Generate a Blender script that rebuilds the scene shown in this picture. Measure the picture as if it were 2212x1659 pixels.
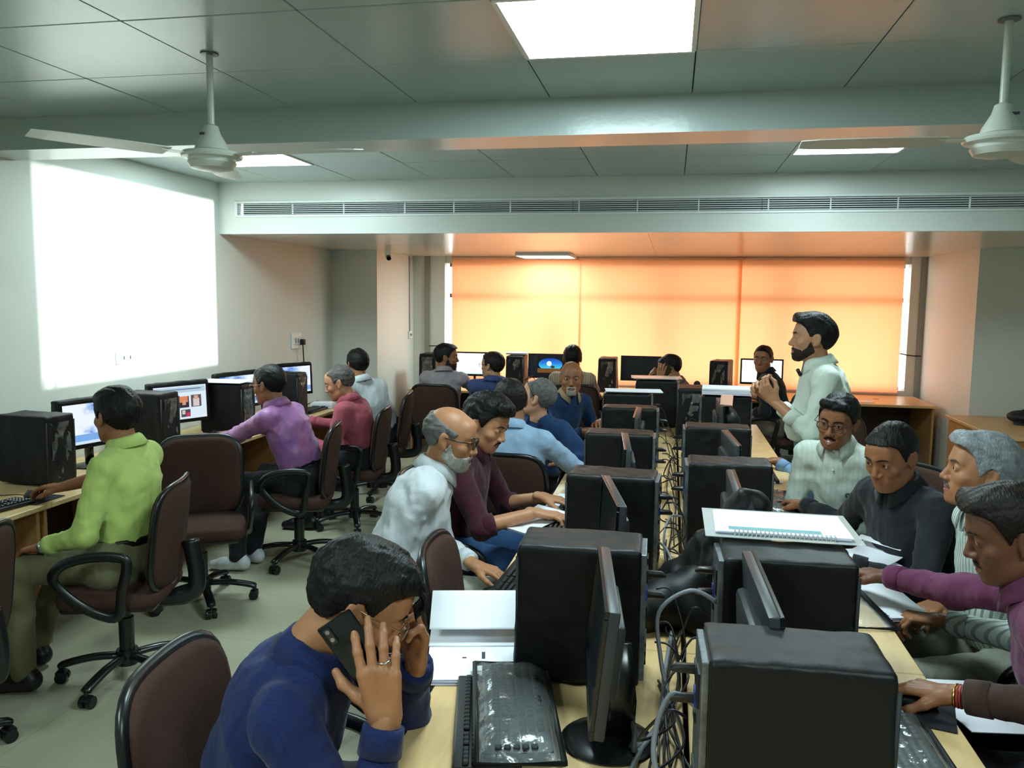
import bpy, bmesh, math, random
import numpy as np
from mathutils import Vector, Matrix, Euler
for o in list(bpy.data.objects): bpy.data.objects.remove(o)
SC = bpy.context.scene
COL = SC.collection
PI = math.pi
random.seed(7)
# ------------------------------------------------------------------ camera
cd = bpy.data.cameras.new('camera'); cam = bpy.data.objects.new('camera', cd); COL.objects.link(cam)
cd.sensor_fit = 'HORIZONTAL'; cd.sensor_width = 36.0; cd.lens = 36.0*1765.0/2212.0
cd.clip_start = 0.05; cd.clip_end = 200
_X = Vector((0.98134806, 0.19192254, 0.01103252)).normalized()      # image right, in the room
_B = Vector((0.18973647, -0.97620543, 0.10499064)).normalized()     # backwards
_Y = _B.cross(_X).normalized()
cam.matrix_world = Matrix(((_X.x, _Y.x, _B.x, 0.0), (_X.y, _Y.y, _B.y, 0.0), (_X.z, _Y.z, _B.z, 1.8), (0, 0, 0, 1)))
SC.camera = cam
# ------------------------------------------------------------------ world, exposure
W = bpy.data.worlds.new('sky'); SC.world = W; W.use_nodes = True
bg = W.node_tree.nodes['Background']; bg.inputs[0].default_value = (0.95, 0.98, 1.0, 1); bg.inputs[1].default_value = 3.2
vs = SC.view_settings
vs.view_transform = 'Standard'; vs.look = 'None'; vs.gamma = 1.0; vs.use_curve_mapping = False
vs.exposure = 1.22
cy = SC.cycles
try:
    cy.use_denoising = True; cy.max_bounces = 7; cy.diffuse_bounces = 4; cy.glossy_bounces = 3
    cy.transmission_bounces = 4; cy.transparent_max_bounces = 8; cy.use_adaptive_sampling = True; cy.adaptive_threshold = 0.045; cy.adaptive_min_samples = 16; cy.sample_clamp_indirect = 6.0
    cy.caustics_reflective = False; cy.caustics_refractive = False
except Exception: pass
LAMP = (0.76, 0.98, 1.0); LAMP_E = 17.0
PROJ_W = 1500.0
# the ceiling projector outside the view on the far right throws its picture on the wall on the left
pl = bpy.data.lights.new('projector_lamp', 'SPOT'); po = bpy.data.objects.new('projector_lamp', pl); COL.objects.link(po)
PROJ = Vector((2.75, 5.25, 2.42))
po.location = PROJ
po.rotation_euler = (Vector((-3.72, 5.24, 1.9)) - PROJ).to_track_quat('-Z', 'Y').to_euler()
pl.energy = PROJ_W; pl.color = (0.93, 1.0, 0.98); pl.spot_size = math.radians(60); pl.spot_blend = 0; pl.shadow_soft_size = 0.02
pl.use_nodes = True

# ------------------------------------------------------------------ materials
def lin(c): c /= 255.0; return c/12.92 if c <= 0.04045 else ((c+0.055)/1.055)**2.4
def rgb(r, g, b): return (lin(r), lin(g), lin(b), 1.0)
MATS = {}
class NT:
    def __init__(s, nt): s.nt = nt; s.n = nt.nodes; s.l = nt.links
    def new(s, t, **k):
        n = s.n.new(t)
        for a, v in k.items(): setattr(n, a, v)
        return n
    def link(s, a, b): s.l.new(a, b)
    def math(s, op, a, b=None, c=None):
        n = s.new('ShaderNodeMath', operation=op)
        for i, v in enumerate((a, b, c)):
            if v is None: continue
            if hasattr(v, 'links'): s.link(v, n.inputs[i])
            else: n.inputs[i].default_value = v
        return n.outputs[0]
    def mix(s, f, a, b):
        n = s.new('ShaderNodeMix', data_type='RGBA')
        for i, v in ((0, f), (6, a), (7, b)):
            if hasattr(v, 'links'): s.link(v, n.inputs[i])
            else: n.inputs[i].default_value = v
        return n.outputs[2]
    def coord(s, kind='Object', scale=(1, 1, 1), rot=(0, 0, 0)):
        t = s.new('ShaderNodeTexCoord'); m = s.new('ShaderNodeMapping')
        m.inputs['Scale'].default_value = scale; m.inputs['Rotation'].default_value = rot
        s.link(t.outputs[kind], m.inputs['Vector']); return m.outputs[0]
    def noise(s, vec, scale, detail=3, rough=0.5):
        n = s.new('ShaderNodeTexNoise'); n.inputs['Scale'].default_value = scale
        n.inputs['Detail'].default_value = detail; n.inputs['Roughness'].default_value = rough
        s.link(vec, n.inputs['Vector']); return n.outputs['Fac']
    def ramp(s, f, stops):
        n = s.new('ShaderNodeValToRGB'); e = n.color_ramp.elements
        while len(e) < len(stops): e.new(0.5)
        for q, (p, c) in zip(e, stops): q.position = p; q.color = c
        s.link(f, n.inputs[0]); return n.outputs[0]
def mat(name, col=(0.5, 0.5, 0.5, 1), rough=0.6, metal=0.0, spec=0.5, var=None, bump=None, sheen=0.0, coat=0.0, stripes=None,
        emit=None, alpha=1.0, trans=0.0, sss=0.0, check=None, coords='Object'):
    """var=(scale, colour2, amount)  bump=(scale, strength, dist[, stretch])  stripes=(period_m, colour2, axis, width)"""
    if name in MATS: return MATS[name]
    m = bpy.data.materials.new(name); m.use_nodes = True; t = NT(m.node_tree)
    b = t.n['Principled BSDF']
    b.inputs['Roughness'].default_value = rough; b.inputs['Metallic'].default_value = metal
    b.inputs['Specular IOR Level'].default_value = spec
    b.inputs['Sheen Weight'].default_value = sheen; b.inputs['Coat Weight'].default_value = coat
    b.inputs['Alpha'].default_value = alpha; b.inputs['Transmission Weight'].default_value = trans
    if sss: 
        b.inputs['Subsurface Weight'].default_value = sss; b.inputs['Subsurface Radius'].default_value = (0.012, 0.005, 0.003); b.inputs['Subsurface Scale'].default_value = 1.0
    c = col
    v = t.coord(coords)
    if stripes:
        per, c2, ax, wd = stripes
        sx = t.new('ShaderNodeSeparateXYZ'); t.link(v, sx.inputs[0])
        f = t.math('FRACT', t.math('MULTIPLY', sx.outputs[ax], 1.0/per))
        c = t.mix(t.math('LESS_THAN', f, wd), c, c2)
    if check:
        per, c2, amt = check
        sx = t.new('ShaderNodeSeparateXYZ'); t.link(v, sx.inputs[0])
        f1 = t.math('LESS_THAN', t.math('FRACT', t.math('MULTIPLY', sx.outputs[1], 1.0/per)), 0.45)
        f2 = t.math('LESS_THAN', t.math('FRACT', t.math('MULTIPLY', sx.outputs[2], 1.0/per)), 0.45)
        c = t.mix(t.math('MULTIPLY', t.math('ADD', f1, f2), amt), c, c2)
    if var:
        sc_, c2, amt = var
        nz = t.ramp(t.noise(v, sc_, 4, 0.6), [(0.35, (0, 0, 0, 1)), (0.7, (1, 1, 1, 1))])
        c = t.mix(t.math('MULTIPLY', nz, amt), c, c2)
    if hasattr(c, 'links'): t.link(c, b.inputs['Base Color'])
    else: b.inputs['Base Color'].default_value = c
    if bump:
        vv = v if len(bump) < 4 else t.coord(coords, bump[3])
        bn = t.new('ShaderNodeBump'); bn.inputs['Strength'].default_value = bump[1]; bn.inputs['Distance'].default_value = bump[2]
        t.link(t.noise(vv, bump[0], 3), bn.inputs['Height']); t.link(bn.outputs[0], b.inputs['Normal'])
    if emit:
        b.inputs['Emission Color'].default_value = emit[0]; b.inputs['Emission Strength'].default_value = emit[1]
    MATS[name] = m; return m
def emis(name, col, st):
    if name in MATS: return MATS[name]
    m = bpy.data.materials.new(name); m.use_nodes = True; t = NT(m.node_tree); t.n.clear()
    e = t.new('ShaderNodeEmission'); e.inputs[0].default_value = col; e.inputs[1].default_value = st
    o = t.new('ShaderNodeOutputMaterial'); t.link(e.outputs[0], o.inputs[0]); MATS[name] = m; return m

# projector picture: a white desktop with a taskbar along the foot
def projector_picture():
    t = NT(pl.node_tree); e = [n for n in t.n if n.type == 'EMISSION'][0]
    tc = t.new('ShaderNodeTexCoord'); sx = t.new('ShaderNodeSeparateXYZ'); t.link(tc.outputs['Normal'], sx.inputs[0])
    # a light's normal points back along the ray: divide by z to get slopes
    z = t.math('ABSOLUTE', sx.outputs[2])
    u = t.math('DIVIDE', sx.outputs[0], z); v = t.math('DIVIDE', sx.outputs[1], z)
    def inside(a, lo, hi): return t.math('MULTIPLY', t.math('GREATER_THAN', a, lo), t.math('LESS_THAN', a, hi))
    return t, e, u, v, inside
# ------------------------------------------------------------------ mesh helpers
def link(o, parent=None):
    COL.objects.link(o)
    if parent is not None: o.parent = parent
    return o
def mesh_obj(name, verts, faces, m, parent=None, smooth=False, loc=None, rot=None, auto=None):
    me = bpy.data.meshes.new(name); me.from_pydata([tuple(v) for v in verts], [], [tuple(f) for f in faces])
    if m is not None: me.materials.append(m)
    if smooth: me.shade_smooth()
    if auto is not None: me.shade_smooth(); me.set_sharp_from_angle(angle=math.radians(auto))
    o = bpy.data.objects.new(name, me); link(o, parent)
    if loc is not None: o.location = loc
    if rot is not None: o.rotation_euler = rot
    return o
def tag(o, label=None, cat=None, group=None, kind=None):
    if label: o['label'] = label
    if cat: o['category'] = cat
    if group: o['group'] = group
    if kind: o['kind'] = kind
    return o
def thing(name, label, cat, loc=(0, 0, 0), rz=0.0, group=None):
    o = bpy.data.objects.new(name, None); link(o); o.location = loc; o.rotation_euler = (0, 0, rz); o.empty_display_size = 0.05
    return tag(o, label, cat, group)
def copy_tree(o, parent=None):
    c = o.copy(); COL.objects.link(c); c.parent = parent
    for ch in list(o.children): copy_tree(ch, c)
    return c
_RB = {}
def rbox_geom(sx, sy, sz, r, seg=2):
    key = (round(sx, 4), round(sy, 4), round(sz, 4), round(r, 4), seg)
    if key in _RB: return _RB[key]
    bm = bmesh.new(); bmesh.ops.create_cube(bm, size=1.0)
    for v in bm.verts: v.co = Vector((v.co.x*sx, v.co.y*sy, v.co.z*sz))
    if r > 0: bmesh.ops.bevel(bm, geom=bm.edges[:], offset=min(r, 0.49*min(sx, sy, sz)), segments=seg, affect='EDGES', profile=0.5)
    bm.verts.ensure_lookup_table(); bm.verts.index_update()
    g = ([v.co.copy() for v in bm.verts], [[v.index for v in f.verts] for f in bm.faces]); bm.free(); _RB[key] = g; return g
class MB:
    def __init__(s): s.v = []; s.f = []
    def geom(s, vs, fs, M=None):
        k = len(s.v); s.v += [(M @ Vector(v)) if M is not None else Vector(v) for v in vs]; s.f += [[i+k for i in f] for f in fs]; return s
    def box(s, c, d, r=0.0, rot=None, seg=2):
        vs, fs = rbox_geom(d[0], d[1], d[2], r, seg); M = Matrix.Translation(c)
        if rot is not None: M = M @ Euler(rot).to_matrix().to_4x4()
        return s.geom(vs, fs, M)
    def lohi(s, lo, hi, r=0.0):
        return s.box([(a+b)/2 for a, b in zip(lo, hi)], [b-a for a, b in zip(lo, hi)], r)
    def tube(s, pts, r, n=8, closed=False, flat=None, up=(0, 0, 1)):
        """sweep a circle (or a flat w x t section) along a path; r may be a list"""
        P = [Vector(p) for p in pts]; N = len(P); k0 = len(s.v); upv = Vector(up); prev = None
        for i, p in enumerate(P):
            if closed: d = P[(i+1) % N]-P[i-1]
            else: d = P[min(i+1, N-1)]-P[max(i-1, 0)]
            d.normalize()
            if prev is None:
                a = upv.cross(d)
                if a.length < 1e-3: a = Vector((1, 0, 0)).cross(d)
            else: a = prev - d*prev.dot(d)
            a.normalize(); b = d.cross(a); prev = a
            rr = r[i] if isinstance(r, (list, tuple)) else r
            for j in range(n):
                t = 2*PI*(j+0.5)/n
                if flat: s.v.append(p + a*math.cos(t)*flat[0]*1.2 + b*math.sin(t)*flat[1]*1.2)
                else: s.v.append(p + (a*math.cos(t)+b*math.sin(t))*rr)
        for i in range(N if closed else N-1):
            for j in range(n):
                q = (j+1) % n; i2 = (i+1) % N
                s.f.append([k0+i*n+j, k0+i*n+q, k0+i2*n+q, k0+i2*n+j])
        if not closed:
            s.f.append([k0+j for j in range(n)][::-1]); s.f.append([k0+(N-1)*n+j for j in range(n)])
        return s
    def cyl(s, a, b, r, r2=None, n=16): return s.tube([a, b], [r, r if r2 is None else r2], n)
    def lathe(s, prof, n=24, c=(0, 0, 0)):
        k = len(s.v); m = len(prof)
        for i in range(n):
            t = 2*PI*i/n
            for r, z in prof: s.v.append(Vector((c[0]+r*math.cos(t), c[1]+r*math.sin(t), c[2]+z)))
        for i in range(n):
            q = (i+1) % n
            for j in range(m-1): s.f.append([k+i*m+j, k+q*m+j, k+q*m+j+1, k+i*m+j+1])
        return s
    def quad(s, a, b, c, d): k = len(s.v); s.v += [Vector(p) for p in (a, b, c, d)]; s.f.append([k, k+1, k+2, k+3]); return s
    def build(s, name, m, parent=None, smooth=False, auto=None, loc=None, rot=None):
        return mesh_obj(name, s.v, s.f, m, parent, smooth, loc, rot, auto)
def spline(pts, per=6, closed=False):
    P = [Vector(p) for p in pts]; N = len(P); out = []
    for i in range(N if closed else N-1):
        if closed: a, b, c, d = P[i-1], P[i], P[(i+1) % N], P[(i+2) % N]
        else: a, b, c, d = P[max(i-1, 0)], P[i], P[i+1], P[min(i+2, N-1)]
        for k in range(per):
            t = k/per
            out.append(0.5*((2*b)+(c-a)*t+(2*a-5*b+4*c-d)*t*t+(3*b-a-3*c+d)*t**3))
    if not closed: out.append(P[-1])
    return out
def uvquad(name, w, h, m, parent, loc=(0, 0, 0), rot=(0, 0, 0), y=0.0):
    """upright picture plane in local XZ facing -Y, with UVs"""
    me = bpy.data.meshes.new(name); me.from_pydata([(-w/2, y, -h/2), (w/2, y, -h/2), (w/2, y, h/2), (-w/2, y, h/2)], [], [(0, 1, 2, 3)])
    uv = me.uv_layers.new(name='uv')
    for i, c in enumerate(((0, 0), (1, 0), (1, 1), (0, 1))): uv.data[i].uv = c
    me.materials.append(m); o = bpy.data.objects.new(name, me); link(o, parent); o.location = loc; o.rotation_euler = rot; return o
# ------------------------------------------------------------------ implicit surfaces (for bodies, heads, hands, soft covers)
class SDF:
    def __init__(s, lo, hi, h):
        s.lo = np.array(lo, np.float32); s.h = h
        s.n = np.maximum(((np.array(hi)-np.array(lo))/h).astype(int)+1, 3)
        s.ax = [s.lo[i]+h*np.arange(s.n[i], dtype=np.float32) for i in range(3)]
        s.D = np.full(tuple(s.n), 0.5, np.float32)
    def _blk(s, lo, hi):
        i0 = np.clip(np.floor((np.array(lo)-s.lo)/s.h).astype(int), 0, s.n-1); i1 = np.clip(np.ceil((np.array(hi)-s.lo)/s.h).astype(int)+1, 1, s.n)
        sl = tuple(slice(a, max(b, a+1)) for a, b in zip(i0, i1))
        return sl, s.ax[0][sl[0]][:, None, None], s.ax[1][sl[1]][None, :, None], s.ax[2][sl[2]][None, None, :]
    def _put(s, sl, d, k, sub):
        a = s.D[sl]
        if sub:
            if k > 0:
                hh = np.clip(0.5-0.5*(a+d)/k, 0, 1); s.D[sl] = a+(-d-a)*hh+k*hh*(1-hh)
            else: s.D[sl] = np.maximum(a, -d)
        else:
            if k > 0:
                hh = np.clip(0.5+0.5*(d-a)/k, 0, 1); s.D[sl] = a*hh+d*(1-hh)-k*hh*(1-hh)
            else: s.D[sl] = np.minimum(a, d)
    def cone(s, a, b, ra, rb=None, k=0.0, sub=False, flat=None):
        """capsule with two radii; flat=(direction, factor) squeezes the section along a direction"""
        rb = ra if rb is None else rb; a = np.array(a, np.float32); b = np.array(b, np.float32); R = max(ra, rb)*1.05+k+2*s.h
        sl, X, Y, Z = s._blk(np.minimum(a, b)-R, np.maximum(a, b)+R)
        ba = b-a; L2 = float(ba@ba)+1e-12
        px, py, pz = X-a[0], Y-a[1], Z-a[2]
        t = np.clip((px*ba[0]+py*ba[1]+pz*ba[2])/L2, 0, 1)
        qx, qy, qz = px-t*ba[0], py-t*ba[1], pz-t*ba[2]
        if flat is not None:
            n, fc = np.array(flat[0], np.float32), flat[1]; n = n/np.linalg.norm(n)
            w = (qx*n[0]+qy*n[1]+qz*n[2])*(1.0/fc-1.0); qx, qy, qz = qx+w*n[0], qy+w*n[1], qz+w*n[2]
            d = (np.sqrt(qx*qx+qy*qy+qz*qz)-(ra+(rb-ra)*t))*min(1.0, (1+fc)/2)
        else: d = np.sqrt(qx*qx+qy*qy+qz*qz)-(ra+(rb-ra)*t)
        s._put(sl, d, k, sub); return s
    def ell(s, c, r, k=0.0, R=None, sub=False):
        c = np.array(c, np.float32); m = max(r)*1.02+k+2*s.h; sl, X, Y, Z = s._blk(c-m, c+m)
        x, y, z = X-c[0], Y-c[1], Z-c[2]
        if R is not None:
            R = np.array(R, np.float32); x, y, z = R[0, 0]*x+R[1, 0]*y+R[2, 0]*z, R[0, 1]*x+R[1, 1]*y+R[2, 1]*z, R[0, 2]*x+R[1, 2]*y+R[2, 2]*z
        k0 = np.sqrt((x/r[0])**2+(y/r[1])**2+(z/r[2])**2); k1 = np.sqrt((x/r[0]**2)**2+(y/r[1]**2)**2+(z/r[2]**2)**2)+1e-9
        s._put(sl, k0*(k0-1)/k1, k, sub); return s
    def grid(s): return s.ax[0][:, None, None], s.ax[1][None, :, None], s.ax[2][None, None, :]
    def cut(s, p, n):
        """keep the side of the plane the normal points away from"""
        X, Y, Z = s.grid(); n = np.array(n, float); n = n/np.linalg.norm(n)
        s.D = np.maximum(s.D, ((X-p[0])*n[0]+(Y-p[1])*n[1]+(Z-p[2])*n[2]).astype(np.float32)); return s
    def mesh(s):
        D = s.D; S = D < 0; nx, ny, nz = D.shape
        c = np.zeros((nx-1, ny-1, nz-1), np.uint8)
        for i in (0, 1):
            for j in (0, 1):
                for k in (0, 1): c += S[i:nx-1+i, j:ny-1+j, k:nz-1+k]
        act = (c > 0) & (c < 8); I, J, K = np.nonzero(act); n = len(I)
        if n == 0: return np.zeros((0, 3)), np.zeros((0, 4), int)
        idx = np.full(act.shape, -1, np.int64); idx[I, J, K] = np.arange(n)
        co = [(i, j, k) for i in (0, 1) for j in (0, 1) for k in (0, 1)]
        V = [D[I+i, J+j, K+k] for i, j, k in co]; acc = np.zeros((n, 3)); cnt = np.zeros(n)
        for a in range(8):
            for b in range(a+1, 8):
                df = [co[b][q]-co[a][q] for q in range(3)]
                if sum(map(abs, df)) != 1: continue
                m = (V[a] < 0) != (V[b] < 0); va, vb = V[a][m], V[b][m]; t = va/(va-vb)
                for q in range(3): acc[m, q] += co[a][q]+t*df[q]
                cnt[m] += 1
        P = (acc/cnt[:, None]+np.stack([I, J, K], 1))*s.h+s.lo
        Fs = []
        for ax in range(3):
            u, w = (ax+1) % 3, (ax+2) % 3
            sa = [slice(None)]*3; sb = [slice(None)]*3; sa[ax] = slice(0, -1); sb[ax] = slice(1, None)
            A, B = S[tuple(sa)], S[tuple(sb)]; ch = A != B
            q = np.stack(np.nonzero(ch), 1); ok = (q[:, u] > 0) & (q[:, w] > 0) & (q[:, u] < D.shape[u]-1) & (q[:, w] < D.shape[w]-1); q = q[ok]
            if len(q) == 0: continue
            pos = A[tuple(q.T)]
            def cell(du, dw): z = q.copy(); z[:, u] += du; z[:, w] += dw; return idx[tuple(z.T)]
            f = np.stack([cell(-1, -1), cell(0, -1), cell(0, 0), cell(-1, 0)], 1)
            f[~pos] = f[~pos][:, ::-1]; Fs.append(f)
        F = np.concatenate(Fs) if Fs else np.zeros((0, 4), int)
        return P, F[(F >= 0).all(1)]
def np_mesh(name, P, F, mats, parent=None, smooth=True, midx=None):
    me = bpy.data.meshes.new(name); n = len(P); k = len(F)
    me.vertices.add(n); me.vertices.foreach_set('co', np.ascontiguousarray(P, np.float32).ravel())
    me.loops.add(4*k); me.loops.foreach_set('vertex_index', np.ascontiguousarray(F, np.int32).ravel())
    me.polygons.add(k); me.polygons.foreach_set('loop_start', np.arange(0, 4*k, 4, dtype=np.int32))
    for m in (mats if isinstance(mats, (list, tuple)) else [mats]): me.materials.append(m)
    if midx is not None: me.polygons.foreach_set('material_index', np.ascontiguousarray(midx, np.int32))
    me.update(calc_edges=True); me.validate()
    if smooth: me.shade_smooth()
    o = bpy.data.objects.new(name, me); return link(o, parent)
def wav(X, Y, Z, seed, f):
    """smooth wandering waves for cloth folds and hair locks"""
    r = np.random.RandomState(seed); v = 0
    for q in range(3):
        k = r.normal(size=3); k *= f*(0.7+0.6*q)/np.linalg.norm(k); g = r.normal(size=3)*f*0.5; p = r.uniform(0, 6.28, 2)
        v = v+np.sin(X*k[0]+Y*k[1]+Z*k[2]+p[0]+1.7*np.sin(X*g[0]+Y*g[1]+Z*g[2]+p[1]))/(1.0+0.5*q)
    return (v/2.2).astype(np.float32)
# ------------------------------------------------------------------ people
def Rz(a): c, s = math.cos(a), math.sin(a); return np.array([[c, -s, 0], [s, c, 0], [0, 0, 1.0]])
def Rx(a): c, s = math.cos(a), math.sin(a); return np.array([[1.0, 0, 0], [0, c, -s], [0, s, c]])
def Ry(a): c, s = math.cos(a), math.sin(a); return np.array([[c, 0, s], [0, 1.0, 0], [-s, 0, c]])
def unit(v): v = np.array(v, float); return v/(np.linalg.norm(v)+1e-9)
HS = 1.06      # head scale
def skin_mat(name, c, c2=None):
    c2 = c2 or tuple(q*0.72 for q in c)
    return mat('skin_'+name, rgb(*c), 0.48, spec=0.4, var=(9, rgb(*c2), 0.5), bump=(180, 0.12, 0.002))
SKIN = {'wheat': ((190, 138, 102), (160, 98, 72)), 'brown': ((150, 98, 66), (118, 70, 46)), 'dark': ((118, 76, 54), (90, 54, 38)), 'fair': ((206, 160, 128), (184, 112, 88)), 'tan': ((172, 120, 84), (140, 86, 58))}
def head_geom(h, w=1.0, jaw=1.0, smile=0.0, old=0.0, mouth_open=0.0, lid=1.0):
    s = SDF((-0.105, -0.135, -0.15), (0.105, 0.15, 0.14), h)
    s.ell((0, -0.014, 0.030), (0.077*w, 0.098, 0.088))
    s.ell((0, 0.022, -0.022), (0.066*w, 0.070, 0.088), 0.03)
    s.ell((0, 0.030, -0.074), (0.053*w*jaw, 0.055, 0.042), 0.03)
    s.ell((0, 0.076, -0.104), (0.019*jaw, 0.017, 0.015), 0.022)
    s.cone((-0.050*w*jaw, -0.005, -0.065), (-0.025, 0.06, -0.100), 0.016, 0.014, 0.025); s.cone((0.050*w*jaw, -0.005, -0.065), (0.025, 0.06, -0.100), 0.016, 0.014, 0.025)
    for q in (-1, 1):
        s.ell((q*0.043*w, 0.062, -0.026-0.0*smile), (0.021, 0.017, 0.018), 0.02)
        if smile: s.ell((q*0.036, 0.076, -0.038), (0.015*smile, 0.012, 0.013), 0.012)
    s.cone((-0.040*w, 0.072, 0.026), (0, 0.085, 0.024), 0.011, 0.010, 0.018); s.cone((0.040*w, 0.072, 0.026), (0, 0.085, 0.024), 0.011, 0.010, 0.018)
    s.ell((0, 0.066, 0.055), (0.045, 0.022, 0.030), 0.03)
    for q in (-1, 1):
        s.ell((q*0.033, 0.096, 0.006), (0.019, 0.015, 0.0125), 0.014, sub=True)
        s.ell((q*0.033, 0.0775, 0.006), (0.0165, 0.0140, 0.0140), 0.004)
        s.ell((q*0.033, 0.093, 0.0030), (0.0120, 0.008, (0.0033 if smile < 0.5 else 0.0024)*lid), 0.0025, sub=True)
    s.cone((0, 0.085, 0.016), (0, 0.108, -0.032), 0.0075, 0.0115, 0.012)
    for q in (-1, 1): s.ell((q*0.0125, 0.098, -0.037), (0.0085, 0.0105, 0.008), 0.007)
    for q in (-1, 1): s.ell((q*0.007, 0.104, -0.046), (0.004, 0.005, 0.004), 0.003, sub=True)
    s.ell((0, 0.074, -0.070), (0.030, 0.020, 0.024), 0.02)
    mw = 0.023+0.007*smile; mz = 0.008*smile
    for q in (-1, 1):
        s.cone((q*mw, 0.080, -0.067+mz), (0, 0.0945, -0.0645), 0.0040, 0.0058, 0.005)
        s.cone((q*mw*0.9, 0.080, -0.069+mz), (0, 0.0925, -0.0760-0.006*mouth_open), 0.0040, 0.0068, 0.005)
        s.cone((q*mw*0.95, 0.0875, -0.0680+mz), (0, 0.1010, -0.0700-0.002*mouth_open), 0.0016+0.001*mouth_open, 0.0020+0.0038*mouth_open, 0.003, sub=True)
        if old or smile: s.cone((q*0.024, 0.098, -0.038), (q*0.037, 0.088, -0.066), 0.0025, 0.002, 0.006, sub=True)
    for q in (-1, 1):
        R = Rz(q*0.35) @ Rx(0.18)
        s.ell((q*0.0815*w, -0.012, -0.004), (0.0085, 0.020, 0.033), 0.005, R)
        s.ell((q*0.0900*w, -0.006, -0.002), (0.006, 0.010, 0.019), 0.004, R, sub=True)
        s.ell((q*0.0790*w, -0.002, -0.032), (0.007, 0.008, 0.009), 0.005)
    s.cone((0, -0.020, -0.050), (0, -0.030, -0.125), 0.053, 0.054, 0.02)
    return s
HAIRLINE = [(-0.14, -0.070), (-0.06, -0.066), (-0.035, -0.020), (-0.020, 0.018), (-0.004, 0.026), (0.010, 0.012), (0.022, -0.012), (0.030, 0.010), (0.045, 0.050), (0.070, 0.074), (0.088, 0.082), (0.14, 0.086)]
def hair_geom(h, w=1.0, style='short', t=0.012, front=0.0, nape=0.0, lock=0.003, seed=1, top=0.0, lift=0.0, side=1.0):
    """hair as a shell over the skull above a hairline; front pulls the hairline back, top/lift add height and a forelock"""
    s = SDF((-0.115, -0.15, -0.11), (0.115, 0.15, 0.175), h)
    ts = t*side
    s.ell((0, -0.016, 0.030), (0.077*w+ts*0.8, 0.098+t*0.9, 0.087+t))
    if style != 'ring' and style != 'bald': s.ell((0, 0.050, 0.058), (0.048+ts*0.5, 0.036+t*0.5, 0.032+t*0.9), 0.03)
    if top: s.ell((0, 0.012, 0.080+top*0.5), (0.066, 0.085, 0.036+top), 0.03)
    if lift: s.cone((-0.038, 0.068, 0.088), (0.042, 0.074, 0.094+lift*0.5), 0.018+lift*0.4, 0.022+lift*0.5, 0.022)
    X, Y, Z = s.grid(); r = np.random.RandomState(seed)
    # locks: waves running back over the skull
    s.D = s.D+lock*wav(X*2.2, Y*0.7, Z*1.2, seed, 60)+lock*0.6*wav(X*2.5, Y*0.8, Z*1.4, seed+5, 130)
    ys, zs = zip(*HAIRLINE); ys = np.array(ys); zs = np.array(zs).copy()
    zs[ys < -0.05] += nape
    yy = Y+front*np.clip((Z-0.02)/0.05, 0, 1)-0*X
    zh = np.interp(yy, ys, zs).astype(np.float32)+0.20*np.clip(np.abs(X)-0.045, 0, 1)*(Y > 0.02)
    s.D = np.maximum(s.D, (zh-Z+0.002*wav(X, Y, Z, seed+9, 220))*0.75)
    if style == 'ring': s.D = np.maximum(s.D, (Z-(0.050-0.38*Y))*0.8)
    if style == 'receding': s.D = np.maximum(s.D, -(np.sqrt((X/0.050)**2+((Y-0.075)/0.062)**2+((Z-0.11)/0.06)**2)-1)*0.045)
    return s
def beard_geom(base, h, kind='full', t=0.006, seed=2):
    s = SDF((-0.105, -0.135, -0.15), (0.105, 0.15, 0.14), h); s.D = base.D-t; X, Y, Z = s.grid()
    aX = np.abs(X); s.D = s.D+t*0.35*wav(X, Y, Z*0.5, seed, 150)
    line = np.interp(Y, [-0.02, 0.0, 0.018, 0.034, 0.055, 0.085, 0.12], [-0.090, -0.045, -0.012, -0.046, -0.064, -0.054, -0.052]).astype(np.float32)
    reg = np.maximum(Z-line+0.004*wav(X, Y, Z, seed+4, 180), -0.006-Y)
    reg = np.maximum(reg, 0.045-Y-(Z+0.112)*1.2)
    lips = np.sqrt((X/0.026)**2+((Y-0.095)/0.03)**2+((Z+0.0705)/0.0105)**2)-1
    reg = np.maximum(reg, -lips*0.008)
    if kind == 'goatee': reg = np.maximum(reg, aX-0.034)
    nosecut = np.sqrt((X/0.016)**2+((Y-0.105)/0.03)**2+((Z+0.030)/0.020)**2)-1
    reg = np.maximum(reg, -nosecut*0.012)
    s.D = np.maximum(s.D, reg.astype(np.float32)); return s
def surf_y(base, x, z):
    """front of the face at (x, z) in head coordinates"""
    i = int(round((x-base.lo[0])/base.h)); k = int(round((z-base.lo[2])/base.h)); col = base.D[i, :, k]; j = np.nonzero(col < 0)[0]
    if len(j) == 0: return 0.08
    j = j[-1]; va, vb = col[j], col[min(j+1, len(col)-1)]; return float(base.ax[1][j]+base.h*(va/(va-vb) if va != vb else 0))
def small_hair(s, base, brows=True, moustache=False, th=0.0032):
    def line(pts, rr):
        for q in (-1, 1):
            P = [(q*x, surf_y(base, q*x, z)+0.0006, z) for x, z in pts]
            for a_, b_, r0, r1 in zip(P[:-1], P[1:], rr[:-1], rr[1:]): s.cone(a_, b_, r0, r1, 0.0015)
    if brows: line([(0.012, 0.0235), (0.022, 0.0275), (0.034, 0.0295), (0.044, 0.0270), (0.051, 0.0215)], [th*0.8, th*1.1, th, th*0.8, th*0.4])
    if moustache: line([(0.002, -0.0555), (0.010, -0.0560), (0.019, -0.0595), (0.027, -0.0660)], [0.0040, 0.0050, 0.0045, 0.0025])
    return s
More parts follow.
